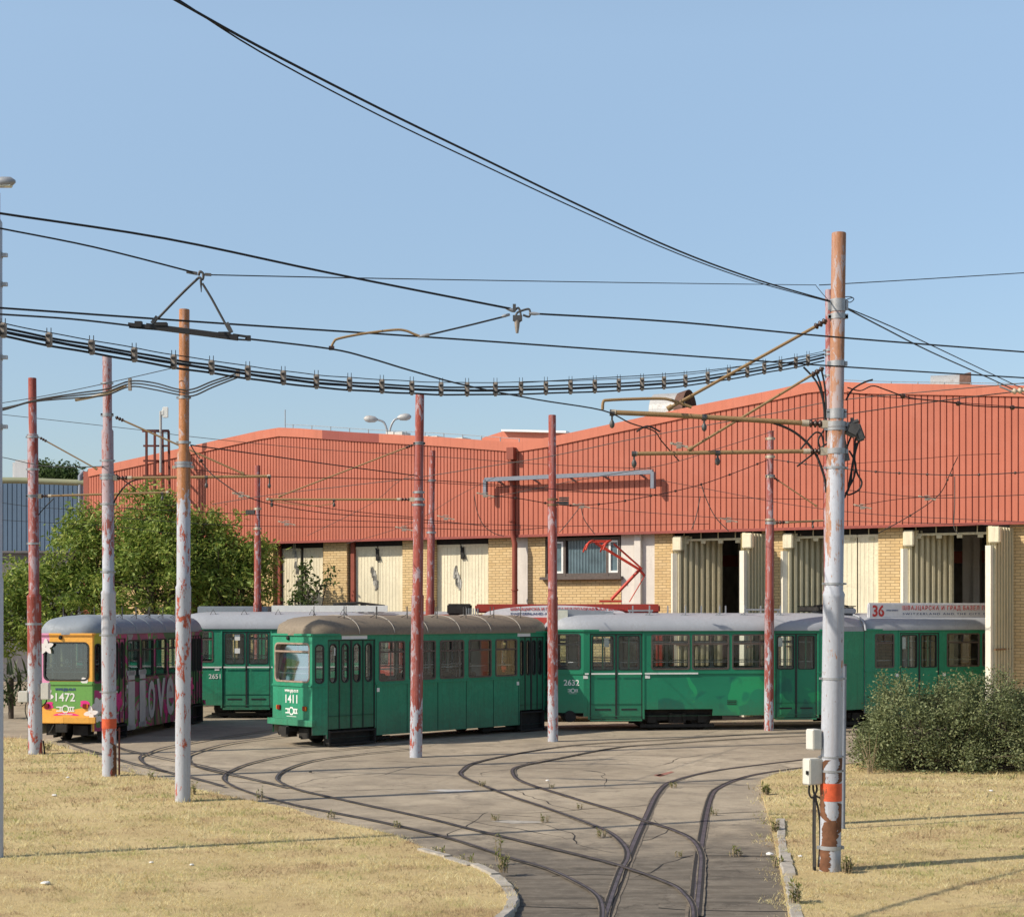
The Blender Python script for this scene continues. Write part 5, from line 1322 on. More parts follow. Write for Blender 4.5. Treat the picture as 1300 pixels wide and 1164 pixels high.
# pantograph (single arm, folded knee to the right)
py_ = -.1; Yp = Y6+W3+py_
def pp(px, py): q = at(px, py, Yp); return V(q.x-O6.x, py_, q.z)
m = MB(); b0 = pp(775,763); m.bar(b0+V(-.35,0,0), b0+V(.35,0,0), .4, .06); pg = m.build('pantograph', M['panto'], g6)
m = MB(); 
kn = pp(812,723); m.tube([pp(776,761), kn], .05, 8); m.build('lower_arm', M['panto'], pg)
m = MB(); hd = pp(752,689); hd2 = pp(779,690)
m.tube([kn+V(.08,0,.02), hd2], .035, 6); m.tube([kn+V(0,.25,0), hd+V(.1,.3,0)], .03, 6); m.tube([kn+V(0,-.25,0), hd+V(.1,-.3,0)], .03, 6); m.tube([kn, kn+V(.16,0,-.2)], .05, 6)
m.tube([kn+V(.16,0,-.2), pp(799,764)], .018, 5); m.tube([kn+V(0,-.25,0),kn+V(0,.25,0)], .03, 6); m.build('upper_arm', M['panto'], pg)
m = MB()
for dx in (0, .55):
    c = hd + V(dx,0,.02); m.tube(catmull([c+V(-.25,-.82,-.28), c+V(-.15,-.72,-.05), c+V(0,-.55,.03), c+V(0,.55,.03), c+V(-.15,.72,-.05), c+V(-.25,.82,-.28)],4), .03, 6)
for y in (-.5,.5): m.tube([hd+V(0,y,.04), hd+V(.55,y,.04)], .022, 5)
m.build('collector_head', M['panto'], pg)
# ------------------------------------------------------------------ line poles
class Pole: pass
def pole(label, bpx, tpx, mat, z1=3.78, z2=6.2, r=(.145,.12,.095), group='steel overhead line poles', name='line_pole'):
    p = Pole(); p.base = gnd(*bpx); p.Y = p.base.y; top = at(tpx[0], tpx[1], p.Y) - p.base
    p.t = thing(name, label, 'pole', p.base, 0, group); m = MB(); p.top = top
    zs = [(-.1,r[0]),(z1-.02,r[0]),(z1+.02,r[0]+.006),(z1+.07,r[1]),(z2-.01,r[1]),(z2+.03,r[2]),(top.z-.01,r[2]),(top.z,r[2]-.004)]
    pts = [V(top.x*z/top.z, 0, z) for z, _ in zs]
    m.tube(pts, [q for _, q in zs], 20); m.build('shaft', mat, p.t); p.r = r; p.zs = (z1, z2)
    p.rad = lambda z: r[0] if z < z1 else r[1] if z < z2 else r[2]
    p.P = lambda px, py, dy=0.0: at(px, py, p.Y+dy) - p.base
    p.axis = lambda z: V(top.x*z/top.z, 0, z)
    return p
def clamp(p, py, h=.07, mat=None, name='clamp'):
    z = H + (HY-py)/F*p.Y; q = p.axis(z); rr_ = p.rad(z)+.008; m = MB()
    m.lathe([(rr_,-h/2),(rr_,h/2)], q, 18); m.box(q+V(-rr_-.012,-.02,0),(.035,.04,h*.8)); m.box(q+V(rr_+.012,-.02,0),(.03,.04,h*.8))
    return m.build(name, mat or M['steel'], p.t)
def spool(m, a, b, n=3, r=.045):
    a, b = Vector(a), Vector(b); d = (b-a); L = d.length; prof = []
    for i in range(n):
        s = L*i/n; q = L/n; prof += [(r*.55,s),(r*.55,s+q*.25),(r,s+q*.4),(r,s+q*.7),(r*.55,s+q*.9)]
    m.lathe(prof, a, 12, 0, d)
def bracket(p, tube, stay=None, r=.03, ins=.30, hang=()):
    """cantilever tube (px pts from pole outwards) with insulator; optional stay rod"""
    z = H + (HY-tube[0][1])/F*p.Y; clamp(p, tube[0][1])
    pts = [p.P(*q) for q in tube]; d = (pts[1]-pts[0]).normalized()
    m = MB(); m.tube([pts[0]+d*ins]+pts[1:], r, 10); ob = m.build('bracket_arm', M['olive'], p.t)
    m = MB(); spool(m, pts[0]+d*.12, pts[0]+d*(ins), 3, r*1.55); m.build('insulator', M['insul'], ob)
    m = MB(); m.box(pts[0]+d*.06,(.14,.09,.10)); m.build('arm_clevis', M['porcelain'], ob)
    m = MB(); m.lathe([(r*1.35,0),(r*1.35,.09)],pts[0]+d*ins,10,0,d); m.build('arm_collar', M['porcelain'], ob); m = MB(); m.lathe([(r*1.2,0),(r*1.2,.06)],pts[-1]-d*.06,10,0,d); m.build('arm_cap', M['porcelain'], ob)
    if stay:
        sp = [p.P(*q) for q in stay]; ds = (sp[1]-sp[0]).normalized(); clamp(p, stay[0][1])
        m = MB(); m.tube([sp[0]+ds*.28]+sp[1:], r*.62, 8); m.lathe([(r*1.1,0),(r*1.1,.07)],sp[-1]-ds*.04,10,0,ds); so_ = m.build('stay_rod', M['olive'], p.t)
        m = MB(); spool(m, sp[0]+ds*.10, sp[0]+ds*.28, 3, r*1.3); m.build('insulator', M['insul'], so_)
    for hx, hy, dz in hang:
        q = p.P(hx, hy); m = MB(); m.lathe([(r*1.3,-.03),(r*1.3,.03)],q,8,0,d); m.bar(q, q-V(0,0,dz), .025,.025); m.lathe([(.012,0),(.03,.02),(.035,.06),(.018,.1)],q-V(0,0,dz+.06),8); m.build('hanger', M['steel_dark'], ob)
    return ob
def pcable(p, pts, r=.014, mat=None, name='cable', k=7):
    m = MB(); m.tube(catmull([p.P(*q) for q in pts], k), r, 6); return m.build(name, mat or M['cable'], p.t)

pA = pole('leftmost line pole, red oxide above grey, small meter boxes on both sides', (45,960), (41,480), M['pole_red'], z2=7.6, r=(.163,.122,.094))
for y in (555,596,630,690,792): clamp(pA, y, .05)
bracket(pA, [(46,630),(214,625)], [(46,553),(122,595)], .027, .28, [(206,626,.12)])
for bx, by, s in ((-.26,1.42,(.24,.16,.27)),(.26,1.55,(.20,.16,.40))):
    m = MB(); m.bbox((bx,-.06,by),s,.02); b = m.build('meter_box', M['box_grey'], pA.t); m = MB(); m.bar((bx*.5,0,by+.05),(bx,0,by+.05),.04,.04); m.build('box_bracket', M['steel'], b)
pcable(pA, [(34,888),(32,902),(36,915),(44,930)], .012); pcable(pA, [(57,880),(59,890),(53,897)], .016); pcable(pA, [(36,902),(36,957)], .014)
pcable(pA, [(55,940),(57,958)], .02)
pcable(pA, [(68,633),(56,645),(48,655)], .012)

pB = pole('second pole from left, orange painted ring at tram bumper height', (139,988), (136,452), M['pole_mixed'], z1=3.8, z2=7.15, r=(.146,.12,.093))
for y in (487,526,585,603,640,726,806,878): clamp(pB, y, .04)
m = MB(); z = H+(HY-918)/F*pB.Y; q = pB.axis(z); m.lathe([(.149,-.10),(.149,.10)], q, 20); m.build('orange_ring', M['band'], pB.t)
bracket(pB, [(141,607),(343,604.5)], [(141,527),(308,601)], .030, .34, [(262,606,.16),(342,605,.18)])
pcable(pB, [(236,606),(190,607),(165,612),(150,628),(144,640)], .016); pcable(pB, [(173,621),(155,608),(147,602)], .014)
m = MB(); m.tube([V(.20,0,-.05), V(.20,0,1.05)], .02, 6); m.bar(V(.20,0,1.0),V(.12,0,1.0),.03,.03); m.build('conduit', M['rust_frame'], pB.t)
m = MB(); m.lathe([(.14,0),(.02,.001)], pB.axis(1.55)+V(.03,-.15,0), 12, 0, (0,-1,0.0)); 

pC = pole('third pole from left, orange rust on top and flaking white below', (232,1021), (234,393), M['pole_rust'], z1=3.83, z2=6.25, r=(.135,.12,.092))
for y in (462,505,562,588,592): clamp(pC, y, .05)
m = MB(); m.bar(pC.P(219,593), pC.P(246,593), .05,.05); m.build('cross_strap', M['porcelain'], pC.t)
pcable(pC, [(242,565),(254,584),(270,603),(300,625),(306,628)], .011, M['cable_grey'])
m = MB(); m.lathe([(.03,-.03),(.045,0),(.03,.03)],pC.P(255,585),10); m.build('bead_insulator', M['insul'], pC.t)

pD = pole('red pole standing in front of the middle of trailer 1411', (528,961), (533,501), M['pole_red_full'], z1=3.77, z2=6.0, r=(.146,.122,.104))
for y in (563,625,641): clamp(pD, y, .05)
bracket(pD, [(527,634),(338,634)], [(529,563),(355,630)], .027, .34, [(345,635,.10),(424,635,.10)])
pcable(pD, [(345,636),(393,642),(418,640),(424,636)], .010, M['olive'])

pE = pole('thin leaning red pole partly hidden right of the pole before trailer 1411', (544,914), (549,572), M['pole_red_full'], z1=3.77, z2=6.2)
for y in (610,676): clamp(pE, y, .06)
pF = pole('red pole with small insulator block, between trailer 1411 and tram 2632', (702,941), (701,527), M['pole_red_full'], z1=3.77, z2=6.2, r=(.137,.122,.10))
for y in (634,641): clamp(pF, y, .06, M['rust_line'])
m = MB()
for i in range(4): m.box(pF.P(716,632+i*2.6),(.26,.12,.035))
m.bar(pF.P(704,638),pF.P(722,638),.05,.05); m.build('insulator_block', M['steel_dark'], pF.t)
pG = pole('red pole standing in front of the rear doors of tram 2632', (976,927), (978,547), M['pole_red_full'], z1=3.75, z2=5.95, r=(.137,.12,.10))
for y in (557,580,605,660): clamp(pG, y, .08, M['porcelain'])
bracket(pG, [(979,664),(1062,660)], [(979,604),(1036,642)], .03, .4, [(1032,662,.14),(1052,661,.14)])
pH = pole('short thin red and white pole rising behind the leafy trees', (327,903), (327,591), M['pole_red_full'], z1=3.7, z2=6.0)
for y in (646,671): clamp(pH, y, .08, M['porcelain'])
m = MB(); m.box(pH.P(318,650),(.3,.15,.14)); m.bar(pH.P(312,648),pH.P(326,651),.05,.05); m.build('insulator_block', M['steel_dark'], pH.t)

pR = pole('slim red pole hidden behind the tall rusty pole on the right', (1054,1050), (1052.5,368), M['pole_red'], z1=3.7, z2=6.0, r=(.11,.09,.06))
for y in (445,450,477): clamp(pR, y, .03)
# the tall foreground pole
pM = pole('tall rusty foreground pole with grey cabinets, switch and orange ring', (1053.5,1110), (1065,296), M['pole_big'], z1=3.62, z2=5.85, r=(.138,.12,.093))
for y, h in ((388,.16),(403,.05),(522,.06),(527,.10),(545,.04),(594,.03),(741,.03),(861,.03),(960,.02),(978,.03),(1075,.05)): clamp(pM, y, h)
m = MB(); m.lathe([(.141,-.115),(.141,.115)], pM.axis(1.08), 24); m.build('orange_ring', M['band'], pM.t)
bracket(pM, [(1056,539),(1018,537),(845,526.5),(776,523.5)], [(1058,402),(850,518)], .033, .30, [(777,524,.14),(894,530,.12)])
bracket(pM, [(1054,573),(1010,573),(803,576)], [(1054,462),(876,570)], .027, .26, [(805,576,.12),(911,575,.10)])
m = MB(); m.tube(catmull([pM.P(765,520),pM.P(766,510),pM.P(772,508),pM.P(805,506.5),pM.P(838,506),pM.P(852,508),pM.P(878,517)],4),.020,7); m.build('steady_arm', M['olive'], pM.t)
for pts in ([(1035,470),(1042,490),(1047,520),(1048,545)],[(1020,466),(1036,484),(1044,505),(1047,530)],[(1043,470),(1048,500),(1049,560)],
            [(930,535),(960,534),(985,538),(1012,551),(1034,574),(1046,604),(1049,625)],[(1015,572),(1028,556),(1036,549),(1043,552),(1046,566)],[(1046,546),(1039,558),(1041,568),(1046,575)],
            [(1012,592),(1040,570),(1050,563)],[(808,548),(822,541),(838,548)],[(1074,508),(1082,495),(1096,486),(1108,482)]):
    pcable(pM, pts, .013 if pts[0][0] != 930 else .017)
m = MB(); c = pM.P(1080,548); R_ = Matrix.Rotation(.5,3,'Y'); m.bbox(c+V(.02,0,.02),(.17,.16,.16),.025,0,R_); m.bbox(c+V(.10,0,-.01),(.10,.14,.24),.02,0,Matrix.Rotation(-.35,3,'Y')); m.tube([c+V(-.13,0,.05),c+V(.1,0,.14)],.03,8); m.tube([c+V(.02,0,.1),c+V(.02,0,.18)],.025,8)
m.bar(c+V(-.12,0,-.05),c+V(-.05,0,-.38),.07,.07); m.build('switch_motor', M['steel_dark'], pM.t)
for pts in ([(1090,560),(1085,580),(1088,600),(1094,612),(1090,622),(1078,628),(1073,625)],[(1088,562),(1082,590),(1080,612),(1075,626)],[(1078,572),(1086,588),(1084,606),(1077,620),(1072,632)],[(1080,555),(1074,572),(1071,590)],[(1086,556),(1083,585),(1077,618)]): pcable(pM, pts, .013)
# spiral loop near the top
pcable(pM, [(1073,377),(1080,377),(1084,380),(1079,384),(1074,381),(1082,378)], .006)
# cabinets
for name, (x0,y0,x1,y1), dz in (('upper_cabinet',(1027,925,1038,951),0),('lower_cabinet',(1019,962,1043,995),0)):
    a, b = pM.P(x0,y1), pM.P(x1,y0); m = MB(); cxm = (a+b)/2; wd = max(.16,(b.x-a.x)); rz_ = Matrix.Rotation(.5,3,'Z')
    m.bbox((cxm.x,-.02,cxm.z),(wd*.86,.16,b.z-a.z),.012,0,rz_); cb = m.build('cabinet', M['box_grey'], pM.t)
    m = MB(); dpos = V(cxm.x,-.02,cxm.z)+rz_@V(-.005,-.085,0); m.bbox(dpos,(wd*.82,.012,(b.z-a.z)*.94),.005,0,rz_); m.build('cabinet_door', M['box_grey'], cb)
    m = MB(); m.bar((cxm.x,0.05,cxm.z+.05),pM.axis(cxm.z+.05),.05,.05); m.bar((cxm.x,0.05,cxm.z-.09),pM.axis(cxm.z-.09),.05,.05); m.build('cabinet_mount', M['steel_dark'], cb)
    if name[0] == 'l': m = MB(); m.box(V(cxm.x,-.02,cxm.z)+rz_@V(-wd*.45,-.03,-.01),(.03,.05,.045)); m.build('lock', M['under'], cb)
for pts in ([(1028,993),(1027,1005),(1030,1012),(1034,1010)],[(1032,993),(1033,1005),(1036,1010)],[(1036,994),(1037,1003),(1033,1010)],[(1034,1010),(1040,1012),(1043,1016),(1041,1022)],[(1033,1012),(1032.5,1060),(1033,1106)],[(1035,1010),(1040,1035),(1041,1070),(1039,1100)],[(1035,1012),(1034.5,1060),(1035,1106)]): pcable(pM, pts, .014)
m = MB(); m.bar(pM.P(1033.8,1100), pM.P(1034.2,1018), .03,.03); m.build('conduit', M['steel_dark'], pM.t)
# bare rusted areas near the foot: irregular scabs hugging the shaft
def scab(p, z0, z1, a0, a1, seed, mat):
    rnd = random.Random(seed); m = MB(); n, k = 34, 12; vs = []; wa = wb = 0.0
    for i in range(n+1):
        z = z0+(z1-z0)*i/n; wa = wa*.8+rnd.uniform(-.13,.13); wb = wb*.8+rnd.uniform(-.13,.13); ja, jb = wa, wb; f = min(1, .35+min(i, n-i)*.22)
        for j in range(k+1):
            a = a0*f+ja+(a1*f-a0*f+jb-ja)*j/k; q = p.axis(z); r_ = p.rad(z)+.0025; vs.append(q+V(r_*math.sin(a),-r_*math.cos(a),0))
    m.add(vs, [(i*(k+1)+j,i*(k+1)+j+1,(i+1)*(k+1)+j+1,(i+1)*(k+1)+j) for i in range(n) for j in range(k)], 0, True); return m.build('rust_scab', mat, p.t)
scab(pM, 1.20, 1.55, .5, 1.3, 1, M['rust_patch']); scab(pM, .55, .95, .45, 1.5, 2, M['rust_patch']); scab(pM, .33, .72, -1.2, .5, 3, M['rust_patch']); scab(pM, .05, .36, -1.5, -.15, 4, M['rust_patch']); scab(pM, .7, 1.5, -1.6, -.75, 5, M['rust_patch'])
scab(pB, .05, .75, .75, 1.5, 6, M['rust_patch'])
# thin grey pipe post beside it
b = gnd(1070,1056); t = thing('pipe_post', 'slim bare grey pipe post just right of the tall rusty pole', 'post', b); m = MB()
hh = at(1072,845,b.y)-b; m.tube([V(0,0,-.05),V(hh.x,0,hh.z)],.034,10); m.build('shaft', M['pipe_grey'], t); m = MB(); m.lathe([(.037,0),(.037,.03)],V(hh.x,0,hh.z),10); m.build('cap', M['steel_dark'], t)
# lamp post on the left edge
b = gnd(-4.5,1093); t = thing('lamp_post', 'grey lamp post cut by the left picture edge, lamp head on top', 'lamp post', b)
m = MB(); m.tube([V(0,0,-.1),V(0,0,3.85),V(0,0,3.9),V(0,0,8.75),V(0,0,8.8),V(0,0,9.15)],[.092,.092,.078,.078,.05,.05],16); m.build('shaft', M['mast_grey'], t)
m = MB(); m.tube(catmull([V(0,0,9.1),V(-.02,0,9.25),V(.0,0,9.3),V(.05,0,9.31)],5),.025,8); m.build('lamp_arm', M['steel'], t)
m = MB(); m.lathe([(.02,0),(.06,.03),(.075,.14),(.065,.26),(.02,.32)],V(-.06,0,9.29),14,0,(1,0,.06)); hd_ = m.build('lamp_head', M['steel'], t); m = MB(); m.bbox((.1,0,9.245),(.22,.10,.03),.01); m.build('lamp_glass', M['dest'], hd_)
for z in (5.95,6.9,7.9,8.3): m = MB(); m.lathe([(.085,-.04),(.085,.04)],V(0,0,z),14); m.box(V(.11,0,z),(.08,.05,.05)); m.build('clamp', M['steel'], t)
# double lamp behind the hall roof
b = depot_pt(494,778,9.0); b.z = 0; t = thing('street_lamp', 'twin-arm street lamp rising behind the left roof ridge', 'street lamp', b)
LQ = lambda px, py: at(px,py,b.y)-b
m = MB(); m.tube([V(0,0,0),LQ(493,556)],.09,8); m.build('shaft', M['steel'], t)
for pts, hd_, s in (([(493,556),(491,545),(487,536),(478,532.5)],(470,532),-1),([(493,556),(496,542),(501,533),(508,531)],(514,529.5),1)):
    m = MB(); m.tube(catmull([LQ(*q) for q in pts],5),.045,7); m.build('lamp_arm', M['steel'], t)
    m = MB(); c = LQ(*hd_); m.lathe([(.05,-.32),(.13,-.2),(.16,.05),(.12,.2),(.03,.28)],c,12,0,(s,0,.08)); m.build('lamp_head', M['vent'], t)

# ------------------------------------------------------------------ wires (world polylines; depth runs linearly in 1/Y between the ends)
def wpts(px, Y0, Y1, k=5):
    d = [0]
    for a, b in zip(px, px[1:]): d.append(d[-1]+math.hypot(b[0]-a[0], b[1]-a[1]))
    P = [at(x, y, 1/((1/Y0)+(1/Y1-1/Y0)*(s/d[-1]))) for (x, y), s in zip(px, d)]
    if len(P) > 2: P = catmull(P, k)
    # spans that leave the frame go on for some metres beyond it
    if px[-1][0] >= 1335: P = P + [P[-1] + (P[-1]-P[-2]).normalized()*9]
    if px[0][0] <= -35: P = [P[0] + (P[0]-P[1]).normalized()*9] + P
    return P
def wire(label, px, Y0, Y1, r=.008, mat=None, parent=None, name='overhead_wire', group=None, n=6):
    P = wpts(px, Y0, Y1); m = MB()
    if parent is not None:
        o = parent.location; m.tube([p-o for p in P], r, n); return m.build('strand', mat or M['cable'], parent)
    m.tube(P, r, n); o = m.build(name, mat or M['cable'], None, None, P[0]); return tag(o, label, 'wire', group)
# pair climbing from the tall pole out of the top of the frame
t = thing('overhead_wire', 'two twisted black wires descending from the top edge to the tall rusty pole', 'wire', at(222,0,10.5))
wire(None, [(150,-40),(222,0),(330,60),(480,137),(620,205),(740,263),(860,318),(960,355),(1056,383)], 10.2, 20.5, .0095, parent=t)
wire(None, [(150,-46),(222,-3),(330,66),(480,146),(620,213),(740,269),(860,322),(960,358),(1056,384)], 10.2, 20.5, .006, parent=t)
t = thing('overhead_wire', 'pair of wires falling from the tall pole to the right edge', 'wire', at(1075,392,20.6))
wire(None, [(1075,392),(1125,418),(1180,446),(1260,482),(1340,520)], 20.6, 33, .010, parent=t); wire(None, [(1075,391),(1130,414),(1190,442),(1270,480),(1340,513)], 20.6, 33, .008, parent=t)
# contact wire pulled off by the knuckle fitting
KY = 15.0
wire('thick black span wire from upper left edge to the knuckle fitting', [(-40,263),(0,271),(210,303),(420,347),(648,392)], 13, KY, .0105)
wire('black span wire from the knuckle fitting to the right edge', [(672,398),(860,409),(1060,428),(1340,450)], KY, 19, .0095)
t = thing('pull_off', 'knuckle fitting with rusty curved pull-off arm clipped to the contact wire', 'wire fitting', at(657,398,KY)); o = t.location
q = lambda x, y, dy=0: at(x, y, KY+dy)-o
for pr, a_, b_ in (([(.010,0),(.016,.03),(.018,.07),(.012,.09)],(642,391),(655,396)),([(.010,0),(.016,.03),(.012,.08)],(637,402),(652,398)),([(.014,0),(.016,.05),(.008,.10)],(672,398),(690,399))):
    m = MB(); m.lathe(pr,q(*a_),8,0,q(*b_)-q(*a_)); m.build('wire_socket', M['steel'], t)
m = MB(); m.tube(catmull([q(652,396),q(658,391),q(661,399),q(660,408),q(654,408),q(656,398),q(664,394),q(672,393),q(672,402),q(664,400)],5),.011,6); m.box(q(657,404),(.09,.05,.05)); m.box(q(653,391),(.03,.03,.07)); m.build('shackle', M['steel_dark'], t)
m = MB(); m.lathe([(.028,0),(.022,.06),(.013,.12)],q(656.5,407),8,0,(0,0,-1)); m.build('weight', M['clampgrey'], t)
m = MB(); m.tube([q(640,402),q(600,412),q(545,425)],.009,6); m.build('strand', M['cable'], t)
m = MB(); m.lathe([(.010,0),(.016,.02),(.014,.09),(.008,.12)],q(546,424.6),8,0,q(530,428)-q(546,424.6)); m.build('wire_socket', M['steel'], t)
m = MB(); m.tube(catmull([q(533,427),q(525,424),q(515,420),q(500,419),q(460,424),q(430,430),q(424,434),q(421,440)],4),.012,7); m.build('pull_off_arm', M['olive'], t)
m = MB(); m.box(q(421,442),(.05,.04,.035)); m.build('wire_clip', M['insul'], t)
# wire with the section insulator hung from it
SY = 13.6
wire('thin wire from the left edge to the hanger above the section insulator', [(-40,281),(0,290),(120,314),(246,346)], 12.5, SY, .0075)
wire('long thin level wire from section insulator hanger to the slim red pole', [(262,349),(500,354),(800,359),(1036,362)], SY, 23.5, .0055)
wire('thin wire rising gently from the tall pole to the right edge', [(1040,362),(1060,361),(1180,354),(1340,344)], 23.5, 26, .0075)
wire('short stay from the wire joint to the tall pole head', [(1036,363),(1046,375),(1056,386)], 23.5, 20.6, .005)
CY0 = 13.2
wire('upper black contact wire crossing the whole picture', [(-40,389),(0,391),(300,412),(600,432),(1060,465),(1340,482)], 13.4, 21, .0095)
wire('lower black contact wire from left edge into the section insulator', [(-40,396),(0,399),(90,405),(170,414)], CY0, SY, .0085)
wire('contact wire from the section insulator sagging to the bracket arm right', [(312,430),(420,443),(470,455),(520,470),(590,489),(680,507),(765,521),(800,537),(830,547),(840,560),(862,585)], SY, 21.5, .0085)
t = thing('section_insulator', 'dark beam section insulator hung on two ropes near upper left', 'insulator', at(255,350,SY)); o = t.location
q = lambda x, y, dy=0: at(x, y, SY+dy)-o
m = MB(); m.bar(q(186,414),q(302,429),.045,.045); m.bar(q(163,412,.0),q(190,415),.03,.03); m.bar(q(164,415),q(200,418),.015,.02); m.bar(q(296,425),q(317,428),.014,.02); m.bar(q(296,430.5),q(317,432),.014,.014); m.box(q(316,429.5),(.03,.03,.045)); m.box(q(176,412),(.06,.05,.05)); m.box(q(205,412),(.10,.06,.03)); m.box(q(285,424),(.10,.05,.03)); m.build('beam', M['cable'], t)
m = MB(); m.tube(catmull([q(253,352),q(238,366),q(222,382),q(200,405)],3),.011,6); m.tube(catmull([q(257,360),q(268,378),q(280,400),q(291,420)],3),.011,6); m.build('hanger_rope', M['cable_grey'], t)
m = MB(); m.bar(q(200,402),q(193,411),.03,.03); m.bar(q(288,410),q(294,422),.03,.03); m.build('rope_end', M['steel_dark'], t)
m = MB(); m.tube(catmull([q(252,350),q(254,345),q(258,348),q(257,355),q(253,352)],4),.012,6); m.tube([q(255,356),q(255.5,371)],[.012,.004],6); m.bar(q(237,345),q(250,347.5),.025,.025); m.bar(q(260,348.5),q(268,349),.022,.022); m.build('shackle', M['steel_dark'], t)
# feeder bundle with spacers
FP = [(-40,410),(5,420),(63,432),(117,441.5),(171,451),(221,460),(269,467),(315,474),(360,480),(402,485),(444,488.5),(485,491),(523,493),(560,494.5),(629,494.5),(693,493),(755,491),(815,488),(870,484),(925,476),(970,468),(1010,461),(1046,453)]
FY0, FY1 = 13.0, 23.6
t = thing('feeder_cable', 'sagging bundle of black feeder cables held by many spacers', 'cable', at(*FP[0],FY0)); o = t.location
base_line = wpts(FP, FY0, FY1, 8)
for dz, dy, r in ((.062,0,.005),(.022,.01,.0105),(-.012,-.015,.0105),(-.045,0,.0105),(.0,.03,.010)):
    m = MB(); m.tube([p-o+V(0,dy,dz*(1+.35*min(1,(p.y-13)/6))+.002*math.sin(i*.5+dz*80)) for i, p in enumerate(base_line)], r, 6); m.build('strand', M['cable'], t)
SPX = [5,63,117,171,221,269,315,359,402,444,485,523,559,595,629,662,693,726,757,786,814,842,869,896,922,946,969,991,1010,1028]
for i, x in enumerate(SPX):
    p = min(base_line, key=lambda v: abs(CX+F*v.x/v.y - x)) - o; k = 1+.35*min(1,(p.y+o.y-13)/6)
    m = MB(); m.bbox(p+V(0,-.02,0),(.055,.05,.125*k),.012)
    for s in (-1,1): m.bar(p+V(s*.018,-.02,.05*k),p+V(s*.018,-.02,.10*k),.006,.006,1)
    m.box(p+V(0,-.05,.03*k),(.03,.012,.02),1); m.box(p+V(0,-.05,-.03*k),(.03,.012,.02),1)
    m.build('spacer', [M['clampgrey'], M['cable']], t)
wire('thin upper strand above the feeder bundle near the slim red pole', [(660,486),(760,480),(860,474),(940,465),(1046,449)], 18, 23.6, .006)
# three cables on the left swinging over the poles
t = thing('feeder_cable', 'three black cables swinging behind the left poles up to the big bundle', 'cable', at(0,518,30)); o = t.location
for j, dd in enumerate((0,4,8.5)):
    pts = [(-40,530-dd*.6),(0,521-dd*.6+(3 if j else 0)),(45,508+dd*.2),(100,499+dd*.7),(135,494+dd*.9),(165,484+dd*.8),(195,486+dd),(225,494+dd*.8),(245,494+dd),(270,484+dd*.9),(302,474+dd*.6)]
    m = MB(); m.tube([p-o for p in wpts(pts,29.5,27.5)],.014,6); m.build('strand', M['cable'], t)
m = MB(); m.tube([p-o for p in wpts([(96,508),(125,502),(150,493),(160,490)],28.8,28.4)],.026,7); m.build('white_sleeve', M['porcelain'], t)
m = MB(); m.box(at(165,488,28.3)-o,(.05,.08,.22)); m.box(at(302,474,27.4)-o,(.06,.08,.16)); m.build('spacer', M['clampgrey'], t)
wire('thin messenger strand over the three left cables', [(-40,518),(0,512),(60,502),(133,487),(225,466)], 30, 27.7, .007)
# web of thin wires in front of the hall: (label, points, Y0, Y1, r)
WEB = [
 ('faint wire from left edge falling behind the ladder frame', [(-40,522),(0,526),(180,546),(240,554),(400,570),(560,580),(700,590),(830,595)], 44, 46, .009),
 ('dark wire from third left pole head down to pole by 1411', [(242,565),(330,577),(430,591),(530,604)], 28, 37, .012),
 ('wire from rusty bracket tip level across the red wall', [(246,596),(345,605),(530,609),(640,616),(760,625),(840,628)], 32, 40, .009),
 ('grey wire rising from trees to upper right across the red wall', [(270,640),(345,628),(430,618),(530,606),(620,592),(700,579),(790,560),(880,543),(980,525),(1060,509),(1180,497),(1340,483)], 45, 30, .010),
 ('second grey wire rising above the window to the small red pole', [(620,633),(720,612),(843,590),(910,570),(983,547)], 46, 45, .010),
 ('third rising wire right of the tall pole to right edge fitting', [(1000,537),(1060,528),(1150,515),(1240,503),(1340,492)], 30, 26, .010),
 ('low wire along the red wall just above the brick, left part', [(130,655),(240,664),(340,668),(480,669),(640,673),(720,668),(900,665)], 47, 48, .010),
 ('low wire along the red wall, second from the brick', [(150,645),(300,652),(420,660),(560,664),(702,668)], 46, 48, .010),
 ('crossing wire from left bracket down to mid red wall', [(306,628),(345,640),(420,652),(530,659),(620,668)], 32, 44, .010),
 ('level wire behind the pipe frame', [(540,612),(640,618),(740,625),(860,630),(980,633),(1060,634)], 44, 46, .009),
 ('sloping thin wire from pipe frame right to open door', [(700,640),(790,648),(880,655),(980,661),(1100,662),(1300,668)], 46, 40, .009),
 ('wire from left trees to insulator block of red pole', [(340,632),(430,647),(530,657)], 40, 42, .009),
 ('bare wire low over the doors to right edge', [(840,610),(920,625),(1000,640),(1100,652),(1200,658),(1340,664)], 46, 36, .008),
 ('thin wire rising from red pole to right wall top', [(1075,589),(1160,583),(1220,578),(1270,576)], 40, 40, .007),
 ('lower thin wire right of the tall pole', [(1075,622),(1130,628),(1190,632),(1260,630),(1340,626)], 40, 38, .009),
 ('wire joining the fitting right of the tall pole to mid right edge', [(1085,643),(1130,635),(1170,631),(1210,628)], 41, 41, .009),
 ('wire climbing past the left pole across the sky gap', [(-40,577),(0,580),(60,592),(137,592)], 40, 32, .010),
 ('fine wire across the blue wall upper', [(0,638),(60,645),(135,646),(230,640)], 52, 52, .009),
 ('fine wire across the blue wall lower', [(0,660),(70,664),(140,668),(240,680)], 52, 52, .009),
 ('thin wire from right roof edge falling to the right', [(1075,497),(1100,502),(1180,508),(1240,513),(1340,520)], 24, 26, .006),
 ('faint diagonal wire rising across red wall left of pole by 1411', [(390,680),(470,640),(505,612),(530,600)], 47, 46, .007),
 ('faint diagonal wire behind red pole by 2632', [(440,690),(520,665),(580,630),(630,605)], 47, 46, .007),
]
